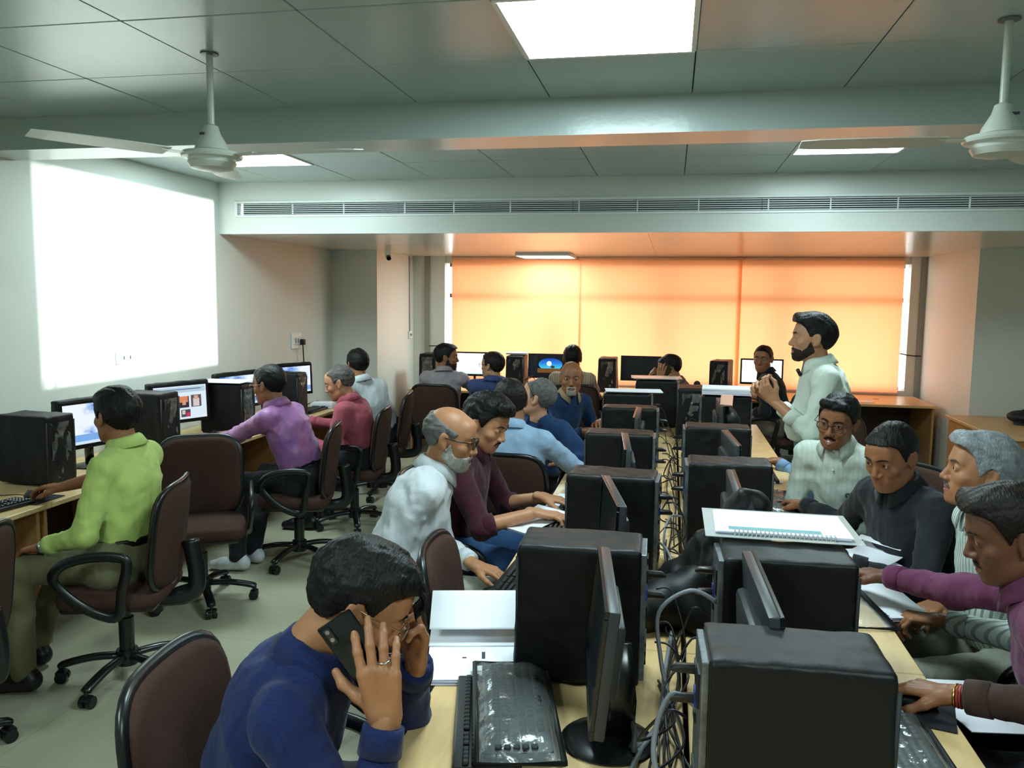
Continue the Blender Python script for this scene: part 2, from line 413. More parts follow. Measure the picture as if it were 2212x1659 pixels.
def hand_geom(pose='rest', h=0.0032, spread=1.0):
    """right hand: wrist at the origin, fingers +y, back of the hand +z, thumb at -x; returns field and nail points"""
    P = {'rest': (18, 28, 16), 'flat': (4, 8, 5), 'mouse': (22, 34, 22), 'type': (14, 42, 30), 'fist': (62, 80, 45), 'phone': (16, 22, 12), 'grip': (38, 48, 28), 'raise': (40, 58, 32), 'cheek': (20, 70, 45)}[pose]
    s = SDF((-0.095, -0.06, -0.12), (0.065, 0.215, 0.05), h); nails = []
    xs = (-0.031, -0.0105, 0.0100, 0.0285); ln = (0.93, 1.04, 0.96, 0.76); yb = (0.090, 0.094, 0.088, 0.079)
    for i in range(4):
        s.cone((xs[i]*0.55, 0.004, -0.001), (xs[i], yb[i], 0.001), 0.0165, 0.0125, 0.010, flat=((0, 0, 1), 0.85))
    s.cone((-0.012, 0.012, -0.006), (0.012, 0.07, -0.006), 0.017, 0.013, 0.012)
    s.cone((0, -0.026, 0), (0, 0.008, 0), 0.0265, 0.026, 0.014, flat=((0, 0, 1), 0.78))
    for i in range(4):
        p = np.array([xs[i], yb[i], 0.001]); az = -math.radians((i-1.4)*5.0*spread); a = 0.0
        f = 1.0+0.10*(i-1)*(1 if pose not in ('phone',) else 1.6)
        for L, da, r0, r1 in ((0.046, P[0]*f, 0.0100, 0.0090), (0.029, P[1]*f, 0.0090, 0.0082), (0.023, P[2]*f, 0.0082, 0.0068)):
            a += math.radians(da); d = np.array([-math.sin(az)*math.cos(a), math.cos(az)*math.cos(a), -math.sin(a)])
            q = p+d*L*ln[i]; s.cone(p, q, r0*(0.94 if i == 3 else 1), r1*(0.94 if i == 3 else 1), 0.004); p = q
        nails.append((p+np.array([0, -math.sin(a)*0.0065+d[1]*0.001, math.cos(a)*0.0065]), 0.0062))
    T = {'rest': ((-0.046, 0.052, -0.016), (-0.058, 0.085, -0.026), (-0.058, 0.110, -0.034)), 'flat': ((-0.050, 0.050, -0.008), (-0.068, 0.080, -0.012), (-0.076, 0.105, -0.014)),
         'mouse': ((-0.046, 0.050, -0.020), (-0.058, 0.080, -0.036), (-0.052, 0.104, -0.046)), 'type': ((-0.046, 0.052, -0.016), (-0.056, 0.082, -0.030), (-0.050, 0.106, -0.040)),
         'fist': ((-0.040, 0.050, -0.022), (-0.034, 0.078, -0.040), (-0.012, 0.084, -0.050)), 'phone': ((-0.048, 0.042, -0.018), (-0.074, 0.064, -0.030), (-0.086, 0.086, -0.040)),
         'grip': ((-0.042, 0.052, -0.026), (-0.046, 0.082, -0.046), (-0.038, 0.104, -0.058)), 'raise': ((-0.044, 0.052, -0.024), (-0.048, 0.082, -0.044), (-0.036, 0.104, -0.056)), 'cheek': ((-0.044, 0.052, -0.020), (-0.056, 0.082, -0.03), (-0.052, 0.108, -0.036))}[pose]
    p = np.array([-0.016, 0.016, -0.006]); rr = (0.0165, 0.0125, 0.0105, 0.0085)
    for j, q in enumerate(T): s.cone(p, q, rr[j], rr[j+1], 0.008); p = np.array(q)
    return s, nails
_HG = {}
def hand_mesh(pose, h):
    if (pose, h) not in _HG:
        s, nails = hand_geom(pose, h); P, F = s.mesh()
        fc = P[F].mean(1); m = np.zeros(len(F), int)
        for c, r in nails: m[np.linalg.norm(fc-c, axis=1) < r] = 1
        _HG[(pose, h)] = (P, F, m)
    return _HG[(pose, h)]
def ik(S, W_, hint, l1, l2):
    S = np.array(S, float); W_ = np.array(W_, float); d = W_-S; L = np.linalg.norm(d)
    if L > (l1+l2)*0.995: W_ = S+d/L*(l1+l2)*0.995; d = W_-S; L = np.linalg.norm(d)
    u = d/L; a = (l1*l1-l2*l2+L*L)/(2*L); hh = math.sqrt(max(l1*l1-a*a, 1e-6))
    n = np.array(hint, float); n = unit(n-u*(n@u)); return S+u*a+n*hh, W_
def arr_tube(pts, r, n=8):
    b = MB().tube(pts, r, n); return b
UP = np.array([0, 0, 1.0])
EYE_W = mat('eye_white', rgb(196, 184, 172), 0.25); IRIS = mat('iris_dark', rgb(38, 22, 14), 0.15)
NAIL = mat('finger_nail', rgb(205, 160, 140), 0.3); LIPS = mat('lips', rgb(150, 88, 74), 0.45)
BLACKFRAME = mat('black_acetate', rgb(14, 14, 15), 0.25); METALFRAME = mat('gold_wire', rgb(170, 150, 110), 0.25, metal=0.9)
LENS = mat('spectacle_lens', (0.95, 0.97, 0.97, 1), 0.02, trans=1.0, alpha=0.14, spec=0.6)
def person(label, head, hyaw, hpitch, yaw, hip, shirt, trousers, skin='brown', hroll=0, hair=None, hairm=None, beard=None, beardm=None, mous=False, w=1.0, jaw=1.0, smile=0, old=0, mopen=0,
           fat=1.0, L=None, R=None, sleeve=1.0, legs='sit', knees=None, feet=None, shoe=None, glasses=None, collar=None, belt=None, head_h=0.0048, body_h=0.0135, hand_h=0.0036, bare=(), wr=0.006, opening=0.0, size=1.0, seed=None, sh_up=0.0, placket=False, belly=0.0, hw=1.0, browm=None):
    """one seated or standing figure; all points in metres in the room"""
    root = bpy.data.objects.new('person', None); link(root); tag(root, label, 'person', None); root.empty_display_size = 0.05
    seed = seed if seed is not None else int(abs(head[0]*977+head[1]*131)) % 1000
    head = np.array(head, float); hip = np.array(hip, float); root.location = (hip[0], hip[1], 0.0); O = np.array([hip[0], hip[1], 0.0])
    f = np.array([math.cos(math.radians(yaw)), math.sin(math.radians(yaw)), 0.0]); rt = np.cross(f, UP)
    HR = Rz(math.radians(hyaw-90)) @ Rx(-math.radians(hpitch)) @ Ry(math.radians(hroll))
    H2W = lambda p: (np.array(p) @ HR.T)*HS*size+head
    hf = HR @ np.array([0, 1.0, 0]); hu = HR @ UP
    N = head - (0.45*UP+0.55*hu)*0.160*size - f*0.030 - hf*0.012            # base of the neck
    skull = H2W((0, -0.022, -0.055))
    lean = unit(N-hip)
    shc = N - lean*0.050*size
    shl = {'R': shc+rt*0.170*size*hw-f*0.01+UP*sh_up, 'L': shc-rt*0.170*size*hw-f*0.01+UP*sh_up}
    l1, l2 = 0.305*size, 0.265*size
    hips = {'R': hip+rt*0.095, 'L': hip-rt*0.095}
    arms = {}
    for sd, sp in (('R', R), ('L', L)):
        sg = 1 if sd == 'R' else -1
        if sp is None: sp = dict(p=hip+f*0.34+rt*sg*0.13+UP*0.11, pose='rest')
        wpt = np.array(sp['p'], float)                                       # wrist
        hint = np.array(sp.get('hint', rt*sg*0.6-UP*1.0-f*0.4), float)
        E_, wpt = ik(shl[sd], wpt, hint, l1, l2)
        arms[sd] = dict(S=shl[sd], E=E_, W=wpt, d=unit(sp.get('d', unit(wpt-E_)*np.array([1, 1, 0.3]))), n=np.array(sp.get('n', (0, 0, 1.0)), float), pose=sp.get('pose', 'rest'))
    if legs == 'sit':
        kn = {}; an = {}
        for sd, sg in (('R', 1), ('L', -1)):
            k_ = hips[sd]+f*0.43+rt*sg*0.07+UP*(-0.02)
            if knees and sd in knees: k_ = np.array(knees[sd], float)
            a_ = np.array([k_[0], k_[1], 0.10])-f*0.04
            if feet and sd in feet: a_ = np.array(feet[sd], float)
            kn[sd] = k_; an[sd] = a_
    else:
        kn = {}; an = {}
        for sd, sg in (('R', 1), ('L', -1)):
            kn[sd] = hips[sd]+rt*sg*0.02-UP*0.43+f*0.02; an[sd] = np.array([hips[sd][0], hips[sd][1], 0.09])+rt*sg*0.03
    pts = np.array([head, N, hip]+[a[k] for a in arms.values() for k in 'SEW']+list(kn.values())+list(an.values()))
    mid1 = hip+(N-hip)*0.36-f*0.012; mid2 = hip+(N-hip)*0.70-f*0.020
    def torso(s, e, k=0.05):
        s.cone(hip+UP*0.0, mid1, (0.160+e)*fat, (0.158+e)*fat, 0.0, flat=(f, 0.78+belly)); s.cone(mid1, mid2, (0.157+e)*fat, (0.166+e)*fat, k, flat=(f, 0.74+belly))
        s.cone(mid2, shc+f*0.0-lean*0.02, (0.164+e)*fat, 0.118+e, k, flat=(f, 0.66))
        if belly: s.ell(mid1+f*0.06, (0.13+belly*0.3+e,)*3, 0.06)
        for sd in 'RL': s.cone(shc+(shl[sd]-shc)*0.35, shl[sd], 0.066+e, 0.058+e, 0.05)
        s.cone(N+UP*0.012, shc, (0.058 if e >= 0 else 0.050), 0.085+e, 0.04)
        for sd in 'RL': s.cone(N-UP*0.024-f*0.010, shl[sd]*0.75+shc*0.25+UP*0.006, 0.044+e*0.6, 0.048+e, 0.045)
    # ---- skin: core, neck, arms
    lo = pts.min(0)-0.24; hi = pts.max(0)+0.24; lo[2] = max(lo[2], 0.3)
    s = SDF(lo, np.array([hi[0], hi[1], head[2]+0.02]), body_h)
    torso(s, -0.020, 0.04)
    s.cone(skull, N+UP*0.01, 0.0535*HS*size, 0.053*size, 0.03); s.cone(N+UP*0.01, shc-lean*0.03, 0.052, 0.06, 0.03)
    for sd, a in arms.items():
        s.cone(a['S'], a['E'], 0.047*size, 0.040*size, 0.02); s.cone(a['E'], a['W'], 0.0405*size, 0.0265*size, 0.015)
    for sd in 'RL': s.cone(hips[sd], kn[sd], 0.072, 0.050, 0.03); s.cone(kn[sd], kn[sd]*0.5+np.array(an[sd])*0.5, 0.046, 0.038, 0.02)
    P0, F0 = s.mesh(); Ps, Fs, Ms = [P0], [F0], [np.zeros(len(F0), int)]; off = len(P0)
    hb = head_geom(head_h, w, jaw, smile, old, mopen); Ph, Fh = hb.mesh()
    fc = Ph[Fh].mean(1); lm = (np.abs(fc[:, 0]) < 0.024+0.007*smile) & (fc[:, 1] > 0.0835) & (np.abs(fc[:, 2]+0.0705-0.002*smile) < 0.0095*(1-(np.abs(fc[:, 0])/0.034)**2))
    Ps.append(H2W(Ph)); Fs.append(Fh+off); Ms.append(lm.astype(int)*2); off += len(Ph)
    for sd, a in arms.items():
        P_, F_, m_ = hand_mesh(a['pose'], hand_h); P_ = P_*1.04*size
        if sd == 'L': P_ = P_*np.array([-1, 1, 1]); F_ = F_[:, ::-1]
        y = a['d']; z = unit(a['n']-y*(a['n']@y)); x = np.cross(y, z); M = np.stack([x, y, z], 1); a['M'] = M
        Ps.append(P_ @ M.T+a['W']); Fs.append(F_+off); Ms.append(m_); off += len(P_)
    sk = skin_mat(skin, *SKIN[skin])
    np_mesh('body', np.concatenate(Ps)-O, np.concatenate(Fs), [sk, NAIL, LIPS], root, midx=np.concatenate(Ms))
    # ---- eyes
    for q in (-1, 1):
        b = MB(); c = H2W((q*0.033, 0.0785, 0.005)); g = hf*0.0
        prof = [(0.0001, -0.0132)]+[(0.0132*math.sin(t), -0.0132*math.cos(t)) for t in np.linspace(0.25, 2.6, 10)]
        b.lathe(prof+[(0.0061, 0.0117)], 16); e = b.build('eye', EYE_W, root, smooth=True)
        b = MB().lathe([(0.0076, 0.0106), (0.0056, 0.0123), (0.0001, 0.0134)], 14); i_ = b.build('iris', IRIS, e, smooth=True)
        e.matrix_local = Matrix.Translation(Vector(c-O)) @ Matrix([list(r) for r in (HR*HS*size)]).to_4x4() @ Matrix.Rotation(-PI/2, 4, 'X')
    if mopen > 0.3:
        s = SDF((-0.035, 0.06, -0.09), (0.035, 0.11, -0.05), 0.0025); s.cone((-0.020, 0.076, -0.0690+0.007*smile), (0, 0.0895, -0.0735), 0.0048, 0.0060, 0.003); s.cone((0.020, 0.076, -0.0690+0.007*smile), (0, 0.0895, -0.0735), 0.0048, 0.0060, 0.003)
        P_, F_ = s.mesh(); np_mesh('teeth', H2W(P_)-O, F_, mat('tooth_white', rgb(226, 220, 208), 0.3), root)
    # ---- hair
    if hair is not None:
        hs = hair_geom(max(head_h, 0.0042), w, seed=seed, **hair); P_, F_ = hs.mesh(); np_mesh('hair', H2W(P_)-O, F_, hairm, root)
    if True:
        hs = SDF((-0.08, 0.04, -0.08), (0.08, 0.13, 0.05), min(head_h*0.7, 0.0026)); small_hair(hs, hb, True, mous and not beard); P_, F_ = hs.mesh(); np_mesh('eyebrows', H2W(P_)-O, F_, browm or hairm, root)
    if beard:
        bs = beard_geom(hb, head_h, *beard); small_hair(bs, hb, False, mous); P_, F_ = bs.mesh(); np_mesh('beard', H2W(P_)-O, F_, beardm or hairm, root)
    # ---- shirt
    s = SDF(lo, np.array([hi[0], hi[1], N[2]+0.10]), body_h)
    torso(s, 0.0); s.cut(hip+lean*0.095, -lean)
    cuffs = []
    for sd, a in arms.items():
        slv = sleeve[sd] if isinstance(sleeve, dict) else sleeve
        s.cone(a['S'], a['E'], 0.063*size, 0.053*size, 0.03)
        if slv > 0:
            e_ = a['E']+(a['W']-a['E'])*slv; r1 = (0.052-(0.052-0.036)*slv)*size; dd = unit(a['W']-a['E'])
            s.cone(a['E'], e_-dd*r1*0.7, 0.052*size, r1, 0.02); cuffs.append((e_, dd, r1))
        else:
            dd = unit(a['E']-a['S']); e_ = a['S']+(a['E']-a['S'])*(1+slv); cuffs.append((e_, dd, 0.058*size))
    ax_ = unit(unit(skull-N)*0.85+lean*0.15); s.cone(N-ax_*0.015, N+ax_*0.030, 0.069*size, 0.065*size, 0.012); s.cone(skull+ax_*0.03, N+ax_*0.040, 0.0600*size, 0.0590*size, 0.004, sub=True)
    if opening: s.cone(N+f*0.10+UP*0.03, N+f*0.115-UP*0.06*opening/0.04, opening, 0.006, 0.01, sub=True)
    X, Y, Z = s.grid()
    r1_ = wav(X, Y, Z*0.8, seed+3, 36); r2_ = wav(X, Y, Z, seed+8, 66); fold = 0.35*wav(X, Y, Z, seed+5, 26)+1.3*(np.abs(r1_)-0.35)*np.clip(1.2-np.abs(r2_), 0, 1)+0.5*(np.abs(r2_)-0.3)
    s.D = s.D+wr*fold
    P_, F_ = s.mesh(); so = np_mesh('shirt', P_-O, F_, shirt, root)
    for e_, dd, r1 in cuffs:
        b = MB(); q = e_-O; k = 0.055
        b.tube([q-dd*k, q-dd*k*0.3, q, q-dd*0.004], [r1+0.007, r1+0.006, r1+0.0045, r1-0.006], 16); b.build('cuff', shirt, so, smooth=True)
    # ---- collar
    cm = collar if collar is not None else shirt
    if cm is not False:
        ax = unit(unit(skull-N)*0.85+lean*0.15); ff = unit(f-ax*(f@ax)); rr = np.cross(ff, ax); c0 = N-O+ax*0.026-ff*0.006; vs = []; fs = []; n = 26; gap = 22+900*opening
        for i in range(n+1):
            th = math.radians(gap*0.5+(360-gap)*i/n); u = ff*math.cos(th)+rr*math.sin(th); fr = max(0, math.cos(th)); bk_ = max(0, -math.cos(th))
            for r_, hh in ((0.062, 0.000), (0.063, 0.026), (0.067, 0.036), (0.075, 0.028), (0.094+0.012*fr+0.004*bk_, -0.012-0.050*fr**3-0.004*bk_)):
                vs.append(c0+u*r_*size+ax*(hh+0.006*bk_)*size)
        for i in range(n):
            for j in range(4): fs.append([i*5+j, i*5+j+1, i*5+j+6, i*5+j+5])
        co = mesh_obj('collar', vs, fs, cm, so, smooth=True); md = co.modifiers.new('thick', 'SOLIDIFY'); md.thickness = 0.003
    # ---- trousers and shoes
    lo2 = np.minimum(pts[2:3].min(0), np.array(list(kn.values())+list(an.values())).min(0))-0.2; hi2 = np.maximum(hip, np.array(list(kn.values())+list(an.values())).max(0))+0.2; lo2[2] = 0.02
    s = SDF(lo2, np.array([hi2[0], hi2[1], hip[2]+0.22]), body_h*1.1)
    s.cone(hips['R'], hips['L'], 0.125*fat, 0.125*fat, 0.0, flat=(f, 0.92)); s.cone(hip, hip+lean*0.12, 0.158*fat, 0.162*fat, 0.05, flat=(f, 0.80+belly*0.8)); s.cut(hip+lean*0.125, lean)
    for sd in 'RL':
        s.cone(hips[sd], kn[sd], 0.092, 0.067, 0.035); s.cone(kn[sd], an[sd], 0.066, 0.055, 0.03)
    X, Y, Z = s.grid(); s.D = s.D+0.004*wav(X, Y, Z, seed+20, 45)
    P_, F_ = s.mesh(); np_mesh('trousers', P_-O, F_, trousers, root)
    for sd, sg in (('R', 1), ('L', -1)):
        a_ = np.array(an[sd]); fd = unit(f+rt*sg*0.18); z0 = a_[2]-0.095
        s = SDF(a_+np.array([-0.25, -0.25, -0.13]), a_+np.array([0.25, 0.25, 0.08]), 0.010)
        b0 = np.array([a_[0], a_[1], z0]); s.cone(b0-fd*0.04+UP*0.045, b0+fd*0.10+UP*0.040, 0.042, 0.045, 0.02); s.cone(b0+fd*0.08+UP*0.036, b0+fd*0.165+UP*0.028, 0.044, 0.034, 0.02); s.cone(b0-fd*0.03+UP*0.06, a_+UP*0.02, 0.042, 0.040, 0.02)
        s.cut((0, 0, z0+0.006), (0, 0, -1)); P_, F_ = s.mesh(); np_mesh('shoe', P_-O, F_, shoe or MATS['shoe_black'], root)
    if belt is not None:
        b = MB(); c = hip-O+lean*0.112; bx = rt; by = np.cross(lean, rt); pts_ = [Vector(c+bx*math.cos(t)*0.166*fat+by*math.sin(t)*0.166*fat*(0.81+belly*0.8)) for t in np.linspace(0, 2*PI, 28, endpoint=False)]
        b.tube(pts_, 0.01, 6, closed=True, flat=(0.004, 0.017), up=tuple(lean)); b.build('belt', belt, root, smooth=True)
    if glasses:
        spectacles(root, H2W, O, glasses)
    return root, dict(arms=arms, N=N, f=f, rt=rt, H2W=H2W, O=O, hip=hip, mid2=mid2, HR=HR, shc=shc, lean=lean)
def spectacles(root, H2W, O, kind):
    m = BLACKFRAME if kind in ('black', 'raised') else METALFRAME if kind == 'wire' else mat('brown_acetate', rgb(70, 40, 36), 0.3)
    dy, dz, r = (0.0, 0.0, 0.0016 if kind != 'wire' else 0.0010)
    T = (lambda p: p) if kind != 'raised' else (lambda p: (p[0], 0.082+(p[1]-0.10)*0.64-p[2]*0.6, 0.098+(p[1]-0.10)*0.78+p[2]*0.75))
    b = MB(); ln = MB()
    for q in (-1, 1):
        ring = []
        for t in np.linspace(0, 2*PI, 20, endpoint=False):
            c, s_ = math.cos(t), math.sin(t); ex = 0.6
            ring.append((q*0.034+0.0245*math.copysign(abs(c)**ex, c), 0.106-0.10*abs(q*0.034+0.0245*math.copysign(abs(c)**ex, c))**1.6*2.2, 0.002+0.0165*math.copysign(abs(s_)**ex, s_)))
        pr = [H2W(T(p))-O for p in ring]; b.tube(pr, r*1.5, 6, closed=True)
        k = len(ln.v); ln.v += [Vector(p) for p in pr]; ln.f.append(list(range(k, k+len(pr))))
        b.tube([H2W(T(p))-O for p in ((q*0.058, 0.0985, 0.012), (q*0.076, 0.086, 0.012), (q*0.083, 0.03, 0.010), (q*0.084, -0.012, 0.010), (q*0.082, -0.035, -0.010))], r*1.5, 6)
    b.tube([H2W(T(p))-O for p in ((-0.010, 0.104, 0.006), (0, 0.109, 0.009), (0.010, 0.104, 0.006))], r*1.3, 6)
    g = b.build('spectacles', m, root, smooth=True); ln.build('lens', LENS, g)
# ------------------------------------------------------------------ the room
XL, XR, YB, YW = -3.72, 4.3, -2.6, 9.86
ZC, ZL = 2.717, 2.30
WALL = mat('wall_paint', rgb(220, 224, 216), 0.55, var=(1.3, rgb(212, 216, 209), 0.6), bump=(90, 0.04, 0.002))
WHITE = mat('white_paint', rgb(228, 229, 222), 0.38, var=(2.0, rgb(216, 219, 212), 0.5))
def ceil_mat():
    m = mat('ceiling_metal', rgb(168, 184, 183), 0.20, spec=0.6, var=(1.1, rgb(158, 174, 173), 0.6), bump=(60, 0.10, 0.004, (1, 9, 1)))
    return m
CEIL = ceil_mat()
DARKGAP = mat('dark_gap', rgb(52, 56, 54), 0.9)
def floor_mat():
    m = mat('floor_tile', rgb(176, 174, 150), 0.30, spec=0.4, var=(3.5, rgb(160, 158, 134), 0.6)); t = NT(m.node_tree); b = t.n['Principled BSDF']
    v = t.coord('Object'); sx = t.new('ShaderNodeSeparateXYZ'); t.link(v, sx.inputs[0])
    def joint(o): return t.math('LESS_THAN', t.math('FRACT', t.math('MULTIPLY', o, 1/0.63)), 0.006)
    j = t.math('MAXIMUM', joint(sx.outputs[0]), joint(sx.outputs[1]))
    base = b.inputs['Base Color'].links[0].from_socket
    t.link(t.mix(t.math('MULTIPLY', j, 0.55), base, rgb(120, 118, 100)), b.inputs['Base Color']); return m
def struct(o, label=None, cat=None): o['kind'] = 'structure'; return tag(o, label, cat)
def slab(name, lo, hi, m, label, cat, parent=None): return struct(MB().lohi(lo, hi).build(name, m, parent), label, cat)
slab('floor', (XL-0.1, YB-0.1, -0.1), (XR+0.1, YW+0.3, 0), floor_mat(), 'pale beige polished tile floor under the desks', 'floor')
slab('wall_left', (XL-0.15, YB-0.1, 0), (XL, YW+0.3, ZC+0.3), WALL, 'off-white painted wall with the projected picture', 'wall')
slab('wall_right', (XR, YB-0.1, 0), (XR+0.15, YW+0.3, ZC+0.3), WALL, 'off-white painted side wall beyond the standing man', 'wall')
slab('wall_back', (XL, YB-0.15, 0), (XR, YB, ZC+0.3), WALL, 'off-white painted wall behind the camera', 'wall')
slab('wall_column_left', (XL, 8.58, 0), (-3.19, YW+0.3, ZL+0.1), WALL, 'off-white column between the side wall and the window', 'column')
slab('wall_column_right', (2.76, 8.28, 0), (XR, YW+0.3, ZL+0.1), WALL, 'pale column beside the window, desk with black bag in front', 'column')
# window wall: jambs, sill wall, head
wf = MB(); wf.lohi((-3.19, YW, 0), (-2.78, YW+0.25, ZL+0.1)); struct(wf.build('wall_window_jamb', WALL), 'narrow off-white wall strip beside the orange blinds', 'wall')
slab('wall_window_jamb_right', (2.60, YW, 0), (2.76, YW+0.25, ZL+0.1), WALL, 'narrow off-white wall strip between blinds and column', 'wall')
slab('wall_window_sill', (-2.78, YW, 0), (2.60, YW+0.25, 0.80), WALL, 'low wall under the window behind the back desks', 'wall')
slab('wall_window_head', (-2.78, YW+0.02, 2.22), (2.60, YW+0.25, ZL+0.1), WALL, 'thin wall band above the window', 'wall')
GREYM = mat('grey_channel', rgb(150, 152, 146), 0.5)
for nm, x0, x1, lb in (('trim_1', -3.035, -2.965, 'grey vertical channel on the wall strip beside column'), ('trim_2', 2.70, 2.758, 'grey vertical channel in the corner by the column')):
    struct(MB().lohi((x0, YW-0.02, 0.0), (x1, YW, ZL)).build(nm, GREYM), lb, 'trim')
# window behind the blinds: frame bars and panes, added slab outside shading the blind tops
ALU = mat('aluminium', rgb(120, 122, 124), 0.4, metal=0.8)
GLASSM = mat('window_glass', (1, 1, 1, 1), 0.02, alpha=0.08, spec=0.3)
wn = bpy.data.objects.new('window_1', None); link(wn); struct(wn, 'wide window hidden behind three orange roller blinds', 'window'); wn.location = (-0.09, YW+0.12, 1.5)
for x in (-1.34, 0.02, 1.34): MB().box((x, 0, 0), (0.06, 0.06, 1.44)).build('frame_bar', ALU, wn)
for z in (-0.69, 0.32, 0.70): MB().box((0, 0, z), (5.3, 0.05, 0.05)).build('frame_bar', ALU, wn)
for x0, x1 in ((-2.66, -1.34), (-1.34, 0.02), (0.02, 1.34), (1.34, 2.66)):
    MB().box(((x0+x1)/2, 0.0, 0), (x1-x0, 0.006, 1.4)).build('pane', GLASSM, wn)
slab('trim_added_shade', (-3.4, YW+0.25, 2.32), (3.2, YW+1.5, 2.42), mat('concrete', rgb(150, 146, 138), 0.9), 'added unseen slab outside shading the top of the blinds', 'trim')  # unseen slab, added to darken the upper part of the blinds
slab('ground_outside', (-12, YW+0.3, -3.3), (12, YW+25, -3.2), mat('outside_ground', rgb(150, 140, 120), 0.9), 'pale ground outside below the window', 'ground')
# roller blinds
def blind_mat():
    m = bpy.data.materials.new('orange_blind'); m.use_nodes = True; t = NT(m.node_tree); t.n.clear()
    v = t.coord('Object'); a = t.coord('Object', (220, 1, 40)); b_ = t.coord('Object', (40, 1, 220))
    nz = t.math('MULTIPLY', t.math('ADD', t.noise(a, 4, 2), t.noise(b_, 4, 2)), 0.5)
    c = t.mix(t.ramp(nz, [(0.4, (0, 0, 0, 1)), (0.62, (1, 1, 1, 1))]), (1.0, 0.42, 0.19, 1), (0.97, 0.44, 0.21, 1))
    tr = t.new('ShaderNodeBsdfTranslucent'); df = t.new('ShaderNodeBsdfDiffuse'); mx = t.new('ShaderNodeMixShader'); mx.inputs[0].default_value = 0.4
    t.link(c, tr.inputs[0]); df.inputs[0].default_value = (0.80, 0.38, 0.20, 1)
    t.link(tr.outputs[0], mx.inputs[1]); t.link(df.outputs[0], mx.inputs[2])
    o = t.new('ShaderNodeOutputMaterial'); t.link(mx.outputs[0], o.inputs[0]); MATS['orange_blind'] = m; return m
BL = blind_mat(); BLT = mat('blind_rail', rgb(236, 190, 160), 0.5)
for x0, x1, zb, lb, yo in ((-2.68, -1.075, 0.765, 'orange roller blind beside the column, over the bearded man', 0.0), (-1.10, 0.775, 0.765, 'middle orange roller blind over the dark monitors', -0.012), (0.735, 2.52, 0.765, 'orange roller blind behind the standing man', 0.0)):
    r = thing('roller_blind', lb, 'blind', ((x0+x1)/2, YW-0.035+yo, zb), 0, 'orange roller blinds'); w = x1-x0; hgt = 2.27-zb
    vs = []; fs = []; nx, nz = 24, 30
    for j in range(nz+1):
        for i in range(nx+1):
            u = i/nx; vv = j/nz; vs.append((-w/2+w*u, 0.004*math.sin(u*5+1.3)*math.sin(vv*2.6)+0.002*math.sin(u*17), hgt*vv))
    for j in range(nz):
        for i in range(nx): k = j*(nx+1)+i; fs.append((k, k+1, k+nx+2, k+nx+1))
    mesh_obj('fabric', vs, fs, BL, r, smooth=True)
    MB().cyl((-w/2, 0.0, hgt+0.005), (w/2, 0.0, hgt+0.005), 0.02).build('roller_tube', BLT, r, smooth=True)
    MB().box((0, 0, 0.004), (w, 0.012, 0.022), 0.004).build('bottom_rail', BLT, r)
CORD = mat('black_cord', rgb(24, 22, 22), 0.6)
for p, q, lb in (((-2.97, YW-0.03, 1.19), (-2.72, YW-0.03, 1.215), 'thin black cord tied across to the blind by the column'), ((2.52, YW-0.03, 1.225), (2.745, YW-0.03, 1.20), 'thin black cord tied across beside the standing man')):
    tag(MB().tube(spline([p, [(a+b)/2 for a, b in zip(p, q)][:2]+[(p[2]+q[2])/2-0.008], q], 5), 0.006, 6).build('tie_cord', CORD, smooth=True), lb, 'cord')
# ceiling panels: pitch 0.64
G = 0.64; X0 = -0.583
ce = bpy.data.objects.new('ceiling', None); link(ce); struct(ce, 'glossy grey-white metal panel ceiling', 'ceiling')
MB().lohi((XL, YB, ZC+0.02), (XR, 6.3, ZC+0.12)).build('backing', DARKGAP, ce)
LIGHTS = [(-0.583, 2.57, 'bright square ceiling light above the double row of towers'), (0.697, 4.86, 'bright ceiling light over the standing man'), (-3.143, 4.86, 'bright ceiling light partly behind the fan by the projected picture'),
          (-1.863, 0.01, 'unseen fill light added behind the camera near projected wall'), (0.697, 0.01, 'unseen fill light added behind the camera over the desks')]  # the two panels behind the camera are added, unseen fill lights
rows = [YB, -1.91, -1.27, -0.63, 0.01, 0.65, 1.29, 1.93, 2.57, 3.21, 3.85]; rows2 = [4.15, 4.86, 5.50, 6.30]
xs = [X0+G*i for i in range(-5, 8)]; xs = [XL]+[x for x in xs if x > XL+0.05]+[XR]
def lit(x, y): return any(abs(x-l[0]) < 0.1 and abs(y-l[1]) < 0.1 for l in LIGHTS)
for rr in (rows, rows2):
    for y0, y1 in zip(rr[:-1], rr[1:]):
        for x0, x1 in zip(xs[:-1], xs[1:]):
            if lit(x0, y0): continue
            g = 0.0022; dz = random.uniform(-0.0008, 0.0008)
            MB().box(((x0+x1)/2, (y0+y1)/2, ZC+0.010+dz), (x1-x0-2*g, y1-y0-2*g, 0.02), 0.0025, seg=1).build('ceiling_panel', CEIL, ce)
DIFF = emis('lamp_diffuser', (*LAMP, 1), LAMP_E)
LFR = mat('lamp_frame', rgb(230, 232, 232), 0.4)
